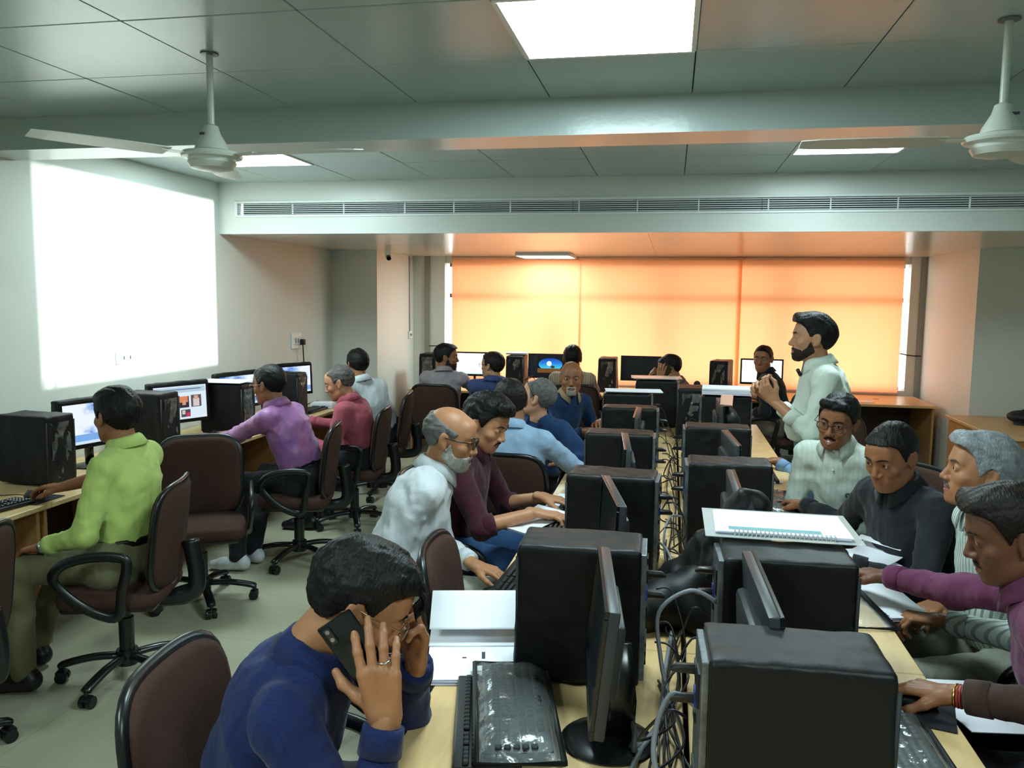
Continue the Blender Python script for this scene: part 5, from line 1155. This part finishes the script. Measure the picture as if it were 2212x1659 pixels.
# ---- small back-row things
bt = thing('webcam', 'small dark web camera on a stand by the far phone caller', 'camera', (0.29, 9.12, 0.752)); MB().lathe([(0.001, 0), (0.035, 0), (0.035, 0.012), (0.01, 0.016), (0.01, 0.10), (0.001, 0.10)], 16).build('stand', BLK, bt, auto=40); MB().cyl((0, 0.03, 0.13), (0, -0.05, 0.135), 0.036, n=16).build('camera_head', BLK, bt, auto=40)
bw = thing('plastic_bag', 'crumpled clear plastic bag on the back desk', 'bag', (0.46, 8.99, 0.752)); s = SDF((-0.15, -0.1, -0.02), (0.15, 0.1, 0.15), 0.008); s.ell((0, 0, 0.03), (0.09, 0.05, 0.045)); X, Y, Z = s.grid(); s.D = s.D+0.010*wav(X, Y, Z, 5, 60); s.cut((0, 0, 0.001), (0, 0, -1)); P_, F_ = s.mesh(); np_mesh('film', P_, F_, mat('bag_film', rgb(210, 205, 205), 0.1, spec=0.8, alpha=0.5), bw)
tag(MB().box((0, 0, 0), (0.062, 0.10, 0.012), 0.004).build('white_adapter', SW, loc=(0.615, 4.88, 0.758), rot=(0, 0, 0.3)), 'small white adapter on the desk by the denim sleeve', 'adapter')
# ---- cables
rc = random.Random(5); CG = 'cables tangled between the two rows of towers'
CABK = mat('cable_black', rgb(20, 20, 24), 0.45); CABG = mat('cable_grey', rgb(120, 122, 128), 0.45)
def cable(pts, r=0.004, m=CABK, lb='thin black cable in the tangle between the towers', per=6, g=CG):
    tag(MB().tube(spline(pts, per), r, 6).build('cable', m, smooth=True), lb, 'cable', g)
LTW = [(2.22, -0.05), (3.13, -0.03), (4.11, -0.065), (5.10, -0.065), (5.85, -0.12), (1.30, -0.05)]; LNM = ['booklet-side tower', 'maroon man tower', 'light blue man tower', 'bald man tower', 'thin-paper tower', 'desk near the frame foot']; RNM = ['big near tower', 'ring-booklet tower', 'pen man tower', 'smiling man tower', 'white-box tower']; RTW = [(1.60, 0.075), (2.23, 0.14), (3.475, 0.075), (4.44, 0.08), (5.90, 0.21)]
for (ty, tx), tn in zip(LTW, LNM):
    for k in range(3):
        z = 0.82+0.085*k+rc.uniform(-.02, .02); y = ty+rc.uniform(-0.07, 0.05); sgn = rc.choice((-1, 1)); L_ = rc.uniform(0.25, 0.6)
        cable([(tx+0.03, y, z+0.02), (tx+0.075, y-0.01, z+0.015), (tx+0.10+rc.uniform(0, .03), y+sgn*0.08, max(0.79, z-0.12)), (rc.uniform(-0.01, 0.10), y+sgn*L_*0.5, 0.765+rc.uniform(0, 0.05)), (rc.uniform(0.0, 0.09), y+sgn*L_, 0.760)], rc.choice((0.0026, 0.0032, 0.0036)), lb=('lowest', 'middle', 'topmost')[k]+' thin black cable drooping from the '+tn)
for (ty, tx), tn in zip(RTW, RNM):
    for k in range(2):
        z = 0.84+0.11*k+rc.uniform(-.02, .02); y = ty+rc.uniform(-0.06, 0.06); sgn = rc.choice((-1, 1)); L_ = rc.uniform(0.25, 0.55)
        cable([(tx-0.02, y, z), (tx-0.06, y, z+0.01), (tx-0.09-rc.uniform(0, .03), y+sgn*0.07, max(0.79, z-0.10)), (rc.uniform(0.0, 0.07), y+sgn*L_*0.5, 0.77+rc.uniform(0, 0.04)), (rc.uniform(-0.02, 0.06), y+sgn*L_, 0.760)], rc.choice((0.0026, 0.0034)), lb=('lower', 'upper')[k]+' thin black cable drooping from the '+tn)
for k in range(2):
    x = 0.0+0.05*k; cable([(x, 1.15+0.1*k, 0.760), (x+rc.uniform(-.05, .05), 1.7, 0.775), (x+rc.uniform(-.06, .05), 2.2, 0.765), (x+rc.uniform(-.04, .05), 2.9, 0.775), (x+rc.uniform(-.03, .03), 3.7, 0.762), (x, 4.5, 0.77), (x+rc.uniform(-.03, .03), 5.4, 0.762)], 0.0034, lb='long black cable along the gap between desks, '+('phone caller side', 'plum shirt side')[k])
cable([(0.14, 2.17, 1.00), (0.07, 2.16, 1.03), (-0.01, 2.14, 0.97), (0.0, 2.10, 0.85), (0.02, 2.02, 0.775), (-0.03, 1.85, 0.765), (-0.06, 1.72, 0.765)], 0.006, CABG, 'grey monitor cable looping from the booklet tower', g=None)
cable([(0.075, 1.62, 0.98), (0.02, 1.62, 1.0), (-0.01, 1.58, 0.9), (0.03, 1.50, 0.79), (0.06, 1.35, 0.765)], 0.006, CABG, 'grey monitor cable looping from the big near tower', g=None)
cable([(-0.10, 1.90, 0.87), (-0.06, 1.86, 0.80), (-0.05, 1.80, 0.765), (0.0, 1.95, 0.77), (0.01, 2.2, 0.775), (0.03, 2.5, 0.77)], 0.0065, CABG, 'thick grey cable from the edge-on monitor stand', g=None)
cable([(-0.03, 3.10, 0.88), (0.01, 3.05, 0.86), (0.04, 2.95, 0.80), (0.02, 2.85, 0.765)], 0.005, CABG, 'pale grey cable lying before the maroon man tower', g=None)
cable([(0.07, 3.40, 0.90), (0.02, 3.36, 0.91), (-0.005, 3.26, 0.85), (0.01, 3.12, 0.77)], 0.005, CABG, 'white-grey cable curling from the tower by the pen man', g=None)
cable([(-3.40, 7.2, 0.76), (-3.3, 7.25, 0.80), (-3.22, 7.22, 0.765), (-3.1, 7.28, 0.79), (-3.05, 7.2, 0.758)], 0.004, CABK, 'thin cable on the far wall desk by the column', g=None)
# ------------------------------------------------------------------ the people
mat('shoe_black', rgb(22, 21, 22), 0.4)
def hairmat(n, c, c2): return mat('hair_'+n, rgb(*c), 0.5, spec=0.22, var=(40, rgb(*c2), 0.8), bump=(210, 0.8, 0.004, (1.0, 0.2, 0.4)))
HB = hairmat('black', (13, 12, 12), (22, 19, 19)); HDB = hairmat('dark_brown', (22, 17, 15), (36, 27, 22)); HG = hairmat('grey', (112, 110, 108), (70, 66, 64)); HGL = hairmat('silver', (142, 147, 150), (92, 96, 100)); HW = hairmat('white', (176, 174, 168), (120, 116, 110)); HMIX = hairmat('greying', (66, 60, 58), (110, 104, 100)); HST = hairmat('stubble', (70, 48, 38), (96, 66, 50)); HST2 = hairmat('short_beard', (34, 25, 22), (52, 38, 32))
def cloth(n, c, c2=None, **k):
    key = 'cloth_'+n
    if key in MATS: return MATS[key]
    m = mat(key, rgb(*c), 0.82, sheen=0.10, spec=0.25, var=(7, rgb(*(c2 or [int(q*0.86) for q in c])), 0.55), **k); t = NT(m.node_tree); b = t.n['Principled BSDF']
    v = t.coord('Object', (1.0, 1.0, 0.45), (0.6, 0.3, 0.0)); nz = t.noise(v, 13, 2, 0.45); fine = t.noise(t.coord('Object'), 320, 2)
    h = t.math('ADD', nz, t.math('MULTIPLY', fine, 0.05))
    bn = t.new('ShaderNodeBump'); bn.inputs['Strength'].default_value = 0.7; bn.inputs['Distance'].default_value = 0.03; t.link(h, bn.inputs['Height']); t.link(bn.outputs[0], b.inputs['Normal']); return m
T_DARK = cloth('dark_trousers', (28, 28, 34)); T_KHAKI = cloth('khaki_trousers', (112, 108, 78)); T_JEANS = cloth('blue_jeans', (38, 72, 112)); T_LJEANS = cloth('light_jeans', (84, 122, 156)); T_GREY = cloth('light_grey_trousers', (150, 152, 138)); T_TAN = cloth('tan_trousers', (116, 104, 88))
BELT = mat('belt_leather', rgb(20, 18, 18), 0.4)
HN = 0.0038
# navy shirt, on the phone
r1, g1 = person('man in navy shirt bent over the desk with a phone at his ear', (-0.640, 1.60, 1.150), 22, 34, 10, (-0.95, 1.66, 0.56), cloth('navy_check', (20, 36, 88), check=(0.006, rgb(14, 24, 62), 0.4)), T_DARK, 'tan', hair=dict(t=0.012, top=0.004, front=-0.002, lock=0.005, nape=-0.022), hairm=HB, glasses='wire', beard=('full', 0.0022), beardm=HST, mous=True,
    R=dict(p=(-0.532, 1.462, 0.972), pose='phone', d=(-0.12, -0.02, 1), n=(0.30, -1.0, 0.06), hint=(-0.5, -0.4, -1)), L=dict(p=(-0.555, 1.735, 0.965), pose='cheek', d=(0.12, -0.22, 1), n=(0.7, 0.7, 0.1), hint=(0, 0.6, -1)), sleeve=0.94, head_h=0.0030, hand_h=0.0026, body_h=0.0105, fat=1.05, wr=0.006)
ph = thing('smartphone', 'black smartphone held to the ear of the man in navy', 'phone', (-0.598, 1.478, 1.095)); M_ = Matrix.Rotation(math.radians(14), 4, 'Z') @ Matrix.Rotation(math.radians(-34), 4, 'Y')
PHB = mat('phone_black', rgb(8, 8, 10), 0.15, spec=0.6)
o = MB().box((0, 0, 0), (0.078, 0.009, 0.162), 0.004).build('phone_body', PHB, ph, auto=40); o.matrix_local = M_
MB().box((-0.022, -0.006, 0.056), (0.016, 0.004, 0.036), 0.002).build('camera_bump', mat('phone_lens', rgb(30, 32, 36), 0.1), o)
for z in (0.066, 0.048): MB().cyl((-0.022, -0.0085, z), (-0.022, -0.0065, z), 0.0045, n=12).build('lens_ring', mat('lens_glint', rgb(150, 154, 160), 0.2, metal=0.7), o)
def band(root, g, sd, m, along, r, t, name, flat=None):
    a = g['arms'][sd]; M = a['M']; c = a['W']+M[:, 1]*along-g['O']
    pts = [Vector(c+M[:, 0]*math.cos(q)*r+M[:, 2]*math.sin(q)*r*0.8) for q in np.linspace(0, 2*PI, 18, endpoint=False)]
    MB().tube(pts, t, 6, closed=True, flat=flat).build(name, m, root, smooth=True)
GOLD = mat('ring_gold', rgb(214, 170, 80), 0.25, metal=1.0); SILVER = mat('ring_silver', rgb(200, 202, 206), 0.25, metal=1.0); REDT = mat('red_thread', rgb(140, 40, 36), 0.8)
def finger_ring(root, g, sd, m, x, y, z=0.0):
    a = g['arms'][sd]; M = a['M']; q = -1 if sd == 'L' else 1; c = a['W']+M[:, 0]*x*q+M[:, 1]*y+M[:, 2]*z-g['O']
    pts = [Vector(c+M[:, 0]*math.cos(t)*0.0112+M[:, 2]*math.sin(t)*0.0112) for t in np.linspace(0, 2*PI, 14, endpoint=False)]; MB().tube(pts, 0.0022, 6, closed=True).build('ring', m, root, smooth=True)
finger_ring(r1, g1, 'R', SILVER, 0.011, 0.112, -0.006)
def buttons(root, g, n=5, m=None, z0=0.03, dz=0.075, out=0.118):
    m = m or mat('button_pale', rgb(220, 224, 226), 0.3); f, O_ = g['f'], g['O']
    for k in range(n):
        p = g['N']-g['lean']*(z0+dz*k)+f*out-O_; MB().box(tuple(p), (0.010, 0.010, 0.010), 0.004).build('button', m, root)
fl = MB()
for k in range(7):
    x0 = -0.034+0.011*k; w_ = random.uniform(0.6, 1.2); q = [(x0, 0.078, 0.088), (x0-0.004*w_, 0.104, 0.078), (x0+0.004, 0.114, 0.058+0.006*w_), (x0+0.010*w_, 0.109, 0.040), (x0+0.004, 0.116, 0.032)]
    fl.tube([Vector(g1['H2W'](p)-g1['O']) for p in spline(q, 4)], [0.0065, 0.0065, 0.006, 0.006, 0.0056, 0.0052, 0.005, 0.0046, 0.0042, 0.0038, 0.0034, 0.003, 0.0026, 0.0022, 0.0018, 0.0014, 0.001], 6)
fl.build('forelock', HB, r1, smooth=True)
# lime green shirt
r2, g2 = person('man in lime green shirt seen from behind, hand on the mouse', (-2.52, 3.34, 1.235), 160, 2, 182, (-2.46, 3.29, 0.565), cloth('lime', (180, 200, 112), (164, 186, 98)), T_KHAKI, 'brown', hair=dict(t=0.016, top=0.005, nape=0.0), hairm=HB,
    R=dict(p=(-3.06, 3.555, 0.800), pose='mouse', d=(-1, 0.0, -0.05)), L=dict(p=(-2.745, 3.105, 0.665), pose='rest', d=(-1, 0.15, -0.25), hint=(0.4, -0.5, -1)), sleeve={'R': 0.12, 'L': 0.86}, belt=BELT, head_h=HN, wr=0.010, feet={'L': (-2.83, 3.05, 0.10), 'R': (-2.98, 3.30, 0.10)})
pk = g2['N']-g2['lean']*0.20+g2['f']*0.112-g2['rt']*0.075-g2['O']
for dy_, m_ in ((-0.012, mat('pen_orange', rgb(220, 110, 60), 0.4)), (0.012, mat('pen_navy', rgb(30, 44, 150), 0.3))): MB().cyl(tuple(pk+np.array([0, dy_, -0.03])), tuple(pk+np.array([0, dy_, 0.035])), 0.007, n=8).build('pocket_pen', m_, r2, smooth=True)
band(r2, g2, 'L', SILVER, -0.015, 0.031, 0.006, 'wristwatch', (0.006, 0.010))
# purple shirt
r3, g3 = person('man in shiny purple shirt and spectacles at the wall desk', (-2.62, 5.00, 1.205), 170, 8, 174, (-2.38, 5.06, 0.565), mat('cloth_purple', rgb(138, 90, 158), 0.5, sheen=0.2, var=(6, rgb(176, 104, 136), 0.75), bump=(16, 0.5, 0.012, (1, 1, 0.5))), T_DARK, 'brown', hair=dict(t=0.012, front=0.006), hairm=HB, glasses='wire', mous=True,  # pinkish sheen of the lit cloth is painted in as second colour
    R=dict(p=(-3.10, 5.28, 0.805), pose='mouse', d=(-1, 0.35, -0.1)), L=dict(p=(-3.05, 5.06, 0.80), pose='type', d=(-1, 0.2, -0.1)), sleeve=0.90, head_h=HN, wr=0.010, shoe=mat('shoe_white', rgb(206, 208, 210), 0.6, var=(20, rgb(170, 174, 178), 0.6)), feet={'L': (-2.74, 4.76, 0.10), 'R': (-2.72, 4.93, 0.10)}, belt=BELT)
finger_ring(r3, g3, 'R', GOLD, 0.0, 0.115, -0.01)
# dusty red shirt
r4, g4 = person('balding man in dusty red shirt looking down at the wall desk', (-2.46, 5.80, 1.145), 192, 18, 180, (-2.33, 5.92, 0.560), cloth('dusty_red', (158, 74, 88)), T_DARK, 'wheat', hair=dict(style='receding', t=0.009, front=0.02), hairm=HMIX, mous=True, old=1,
    R=dict(p=(-2.86, 6.08, 0.795), pose='rest', d=(-1, 0.3, 0)), L=dict(p=(-2.66, 5.72, 0.70), pose='rest', d=(-1, 0.2, 0)), sleeve=0.9, head_h=HN, wr=0.008)
band(r4, g4, 'R', REDT, -0.01, 0.031, 0.004, 'wrist_thread')
# white shirt at the column
person('man in white shirt with his back turned beside the column', (-2.66, 6.66, 1.215), 138, 5, 150, (-2.50, 6.92, 0.565), cloth('white_blue', (200, 208, 214)), T_DARK, 'brown', hair=dict(t=0.014), hairm=HB, R=dict(p=(-2.80, 7.22, 0.80)), L=dict(p=(-2.92, 6.90, 0.795)), wr=0.010)
# back row
person('bearded man in grey shirt at the window desks, head turned', (-2.19, 7.84, 1.205), 14, 2, 92, (-2.24, 7.93, 0.57), cloth('mauve_grey', (160, 150, 156)), T_DARK, 'brown', hair=dict(t=0.014, top=0.004), hairm=HB, beard=('full', 0.0026), beardm=HST2, mous=True, wr=0.010, hw=1.1, L=dict(p=(-2.45, 8.25, 0.78)), R=dict(p=(-1.98, 8.36, 0.80)))
person('man in blue shirt and spectacles at the window desks, face in profile', (-1.68, 7.64, 1.150), 158, 0, 100, (-1.62, 7.98, 0.56), cloth('steel_blue', (62, 78, 124)), T_DARK, 'wheat', hair=dict(t=0.015, front=0.01), hairm=HDB, glasses='black', mous=True, jaw=1.1, hw=1.12, fat=1.1, L=dict(p=(-1.85, 8.1, 0.76)), R=dict(p=(-1.42, 8.15, 0.76)))
person('dark-haired man in beige striped shirt hidden behind the bald man', (-0.965, 8.12, 1.205), 96, 4, 90, (-0.93, 8.27, 0.57), cloth('beige_stripe', (176, 160, 138), stripes=(0.022, rgb(140, 120, 100), 0, 0.4)), T_DARK, 'brown', hair=dict(t=0.014), hairm=HB, L=dict(p=(-1.14, 8.62, 0.78)), R=dict(p=(-0.76, 8.62, 0.78)))
r14, g14 = person('far man on the phone, hand over his face, behind a tower', (-0.01, 8.10, 1.135), 186, 16, 168, (0.14, 8.28, 0.56), cloth('brown_mauve', (124, 98, 92)), T_DARK, 'tan', hair=dict(t=0.012), hairm=HB, L=dict(p=(-0.10, 7.98, 1.005), pose='phone', d=(0.1, 0.0, 1), n=(-0.4, -1, 0), hint=(0.3, -0.6, -1)), R=dict(p=(-0.22, 8.22, 0.99), pose='cheek', d=(0.4, 0, 1), n=(-1, 0, 0.2)), sleeve=0.7)
p2 = thing('smartphone', 'dark phone at the ear of the far man', 'phone', (-0.035, 7.99, 1.115)); o = MB().box((0, 0, 0), (0.07, 0.009, 0.14), 0.004).build('phone_body', PHB, p2); o.rotation_euler = (0.1, 0.5, 0.2); MB().box((0.02, -0.0052, 0.05), (0.012, 0.003, 0.012), 0.001).build('lens_ring', MATS['lens_glint'], o)
person('man in black shirt by the white monitor, looking to camera', (0.875, 8.20, 1.240), -112, 4, 165, (1.06, 8.30, 0.575), cloth('black_polo', (22, 24, 32)), T_TAN, 'brown', hair=dict(t=0.008), hairm=HB, R=dict(p=(0.80, 8.78, 0.80)), L=dict(p=(0.70, 8.12, 0.72)), sleeve=0.4)
# double row, near side of the aisle
r9, g9 = person('bald man with short white beard in dark blue polo', (-0.755, 6.30, 1.185), -82, 4, -48, (-0.93, 6.40, 0.56), cloth('navy_polo', (22, 48, 84)), T_DARK, 'brown', hair=dict(style='ring', t=0.004), hairm=HG, browm=HMIX, beard=('goatee', 0.0035), beardm=HW, mous=True, old=1, L=dict(p=(-0.54, 6.36, 0.835)), R=dict(p=(-0.60, 6.10, 0.81)), sleeve=0.85, collar=cloth('beige_collar', (166, 140, 112)), opening=0.028, head_h=HN)
r10, g10 = person('man in blue shirt with spectacles pushed up on grey hair', (-0.86, 5.31, 1.145), 172, -12, -108, (-0.90, 5.42, 0.545), cloth('mid_blue', (30, 62, 104)), T_DARK, 'fair', hair=dict(style='receding', t=0.010, front=0.012), hairm=HG, glasses='raised', old=1, knees={'R': (-0.62, 5.28, 0.53), 'L': (-0.60, 5.50, 0.53)}, feet={'R': (-0.66, 5.26, 0.10), 'L': (-0.64, 5.50, 0.10)}, L=dict(p=(-0.70, 5.05, 0.80), hint=(1, 0, -0.6)), sleeve=0.92, opening=0.030, head_h=HN)
tag_p = MB().box((0.10, -0.125, 0.86), (0.030, 0.012, 0.05), 0.003).build('pocket_card', mat('card_yellow', rgb(190, 200, 60), 0.5), r10)
person('man in light blue shirt with back of head to the camera', (-0.895, 4.56, 1.205), 118, 10, 84, (-0.86, 4.52, 0.56), cloth('light_blue', (156, 184, 214)), T_DARK, 'brown', hair=dict(t=0.014, nape=-0.004), hairm=HDB, hroll=-6, R=dict(p=(-0.62, 4.88, 0.80), hint=(1, -0.3, -0.6)), L=dict(p=(-0.98, 4.95, 0.72)), sleeve=0.9, hw=1.1, fat=1.08, head_h=HN, wr=0.008)
r12, g12 = person('young man in maroon shirt typing with rolled sleeves', (-0.858, 3.78, 1.205), -16, 24, -4, (-1.02, 3.84, 0.56), cloth('maroon', (66, 22, 36), (42, 16, 26)), T_JEANS, 'wheat', hair=dict(t=0.017, top=0.020, lift=0.028, lock=0.005), hairm=HB, mous=True, R=dict(p=(-0.585, 3.62, 0.822), pose='type', d=(1, 0.12, -0.12), hint=(-0.3, -0.7, -1)), L=dict(p=(-0.60, 3.93, 0.820), pose='type', d=(1, -0.08, -0.12)), sleeve=0.25, head_h=HN, hand_h=0.003, opening=0.02, wr=0.008, w=0.96)
r13, g13 = person('bald man with white beard and black spectacles in pale grey shirt', (-0.895, 3.27, 1.215), 4, 14, 10, (-1.12, 3.12, 0.55), cloth('pale_grey', (196, 200, 204), (182, 186, 192)), T_GREY, 'tan', hair=dict(style='ring', t=0.006, front=-0.01), hairm=HG, browm=HMIX, beard=('full', 0.0048), beardm=HW, mous=True, glasses='black', old=1, R=dict(p=(-0.86, 2.94, 0.665), pose='rest', d=(1, 0.15, -0.15), hint=(-0.2, -0.3, -1)), L=dict(p=(-0.78, 3.25, 0.68), pose='rest', d=(1, -0.2, -0.2)), sleeve=0.86, belt=BELT, head_h=0.0033, body_h=0.0115, wr=0.011, fat=1.06, knees={'R': (-0.70, 3.02, 0.555), 'L': (-0.72, 3.28, 0.55)})
# far side of the double row
r16, g16 = person('standing man in white shirt and jeans, hand raised', (0.766, 4.75, 1.594), 178, -2, 180, (0.850, 4.78, 0.945), cloth('cream_white', (214, 224, 212), (200, 212, 200)), T_LJEANS, 'wheat', hair=dict(t=0.013, top=0.016, lift=0.018, side=0.45), hairm=HB, beard=('full', 0.0026), beardm=HST2, mous=True, legs='stand', L=dict(p=(0.565, 4.64, 1.250), pose='raise', d=(-0.6, 0.0, 0.75), n=(-0.75, -0.3, 0.6), hint=(0.6, -0.4, -1)), R=dict(p=(0.57, 4.87, 1.240), pose='raise', d=(-0.7, -0.1, 0.6), n=(-0.6, 0.3, 0.8), hint=(0.6, 0.4, -1)), sleeve=0.62, belt=BELT, head_h=HN, wr=0.010, fat=1.06, belly=0.06)
mc = g16['N']-g16['lean']*0.045+g16['f']*0.100-g16['rt']*0.02-g16['O']; MB().cyl(tuple(mc), tuple(mc+np.array([-0.02, -0.01, 0.035])), 0.010, n=10).build('lapel_microphone', BLK, r16, smooth=True)
person('seated man in denim shirt almost hidden behind the standing man', (0.90, 5.40, 1.150), 180, 10, 180, (1.04, 5.52, 0.545), cloth('denim', (128, 160, 196)), T_DARK, 'brown', hair=dict(t=0.012), hairm=HB, L=dict(p=(0.66, 5.28, 0.80), pose='fist', d=(-1, 0.1, -0.1), hint=(0.1, -0.6, -0.8)), sleeve=0.85)
r18, g18 = person('smiling man with spectacles in pale striped shirt', (0.805, 4.165, 1.225), -118, 12, -122, (0.97, 4.37, 0.56), cloth('mint_stripe', (208, 218, 206), (198, 210, 198), stripes=(0.022, rgb(196, 209, 200), 0, 0.3)), T_DARK, 'brown', hair=dict(t=0.013, front=-0.004, lift=0.004), hairm=HB, glasses='brown', mous=True, smile=1, mopen=1.8, hroll=-8, opening=0.034, head_h=0.0034, wr=0.008, R=dict(p=(0.72, 4.12, 0.72)), L=dict(p=(0.98, 3.98, 0.70)))
buttons(r18, g18, 4, out=0.105, z0=0.10)
pk = g18['N']-g18['lean']*0.23+g18['f']*0.095-g18['rt']*0.07-g18['O']; MB().box(tuple(pk), (0.075, 0.075, 0.026), 0.010).build('pocket_spectacle_case', mat('case_gloss', rgb(14, 14, 18), 0.15), r18)
r19, g19 = person('man in black shirt with a blue pen, looking down', (0.873, 3.44, 1.19), -138, 20, -148, (1.06, 3.62, 0.56), cloth('black_cotton', (34, 36, 42), (24, 26, 32)), T_DARK, 'brown', hair=dict(t=0.011, front=0.010), hairm=HB, mous=False, R=dict(p=(0.655, 4.09, 0.818), pose='mouse', d=(-0.35, 1, -0.12), hint=(0.2, 0.2, -1)), L=dict(p=(0.70, 3.28, 0.79), hint=(0.1, -0.6, -1)), sleeve=0.96, fat=1.12, jaw=1.12, head_h=0.0033, hand_h=0.003, wr=0.010)
finger_ring(r19, g19, 'R', GOLD, -0.012, 0.118, -0.012)
pn = g19['N']-g19['lean']*0.215+g19['f']*0.110-g19['rt']*0.075-g19['O']; PEN = mat('pen_blue', rgb(30, 44, 190), 0.3); MB().cyl(tuple(pn+np.array([0, 0, -0.012])), tuple(pn+np.array([0.0, 0.0, 0.03])), 0.0058, n=10).build('pen_cap', PEN, r19, smooth=True); MB().cyl(tuple(pn+np.array([0, 0, 0.03])), tuple(pn+np.array([0.0, 0.0, 0.038])), 0.004, n=10).build('pen_tip', SILVER, r19, smooth=True)
r20, g20 = person('grey-haired man with moustache in green-white striped shirt', (1.065, 3.04, 1.22), 176, -6, 184, (1.24, 3.02, 0.56), cloth('green_stripe', (206, 218, 208), stripes=(0.017, rgb(112, 132, 126), 1, 0.36)), T_GREY, 'tan', hair=dict(t=0.016, top=0.006, lift=0.006, lock=0.003), hairm=HGL, browm=HMIX, mous=True, old=1, jaw=1.08, L=dict(p=(0.90, 2.83, 0.755), pose='grip', d=(-1, 0.25, -0.05), hint=(0.2, -0.7, -1)), R=dict(p=(1.00, 3.16, 0.70)), sleeve=0.92, fat=1.12, belly=0.05, head_h=0.0032, body_h=0.0115, wr=0.006)
pk = g20['N']-g20['lean']*0.24+g20['f']*0.125-g20['rt']*0.075-g20['O']; MB().box(tuple(pk), (0.02, 0.055, 0.075), 0.006).build('pocket_spectacles', BLACKFRAME, r20); MB().cyl(tuple(pk+np.array([-0.012, -0.02, -0.02])), tuple(pk+np.array([-0.012, -0.02, 0.045])), 0.005, n=8).build('pocket_pen', PEN, r20, smooth=True)
r21, g21 = person('dark-haired man in plum shirt reaching across the desk', (0.905, 2.335, 1.19), 172, 16, 160, (1.15, 2.28, 0.56), cloth('plum', (112, 54, 88), (92, 44, 74)), T_DARK, 'dark', hair=dict(t=0.016, top=0.008, lift=0.010), hairm=HDB, mous=True, L=dict(p=(1.00, 2.14, 0.73)), R=dict(p=(0.725, 2.985, 0.845), pose='rest', d=(-0.75, 0.75, -0.12), hint=(0.2, 0.3, -1)), sleeve=0.95, head_h=0.0031, hand_h=0.003, body_h=0.0115, wr=0.009)
band(r21, g21, 'R', mat('thread_maroon', rgb(86, 20, 24), 0.7), -0.008, 0.033, 0.004, 'wrist_thread')
r22, g22 = person('man at the frame edge in brown sleeve with hand on the mouse', (0.98, 1.74, 1.22), 150, 15, 150, (1.17, 1.60, 0.56), cloth('dark_brown', (66, 44, 36), (50, 34, 28)), T_GREY, 'brown', hair=dict(t=0.012), hairm=HB, R=dict(p=(0.722, 2.150, 0.815), pose='mouse', d=(-0.85, 0.50, -0.10), hint=(0.1, 0.3, -1)), L=dict(p=(0.90, 1.86, 0.71), pose='rest', d=(-0.9, 0.3, -0.1), hint=(0.2, -0.6, -1)), sleeve=0.86, hand_h=0.0026, wr=0.009)
for k in range(3): band(r22, g22, 'R', REDT if k else GOLD, -0.012-0.007*k, 0.033, 0.0032, 'wrist_thread')
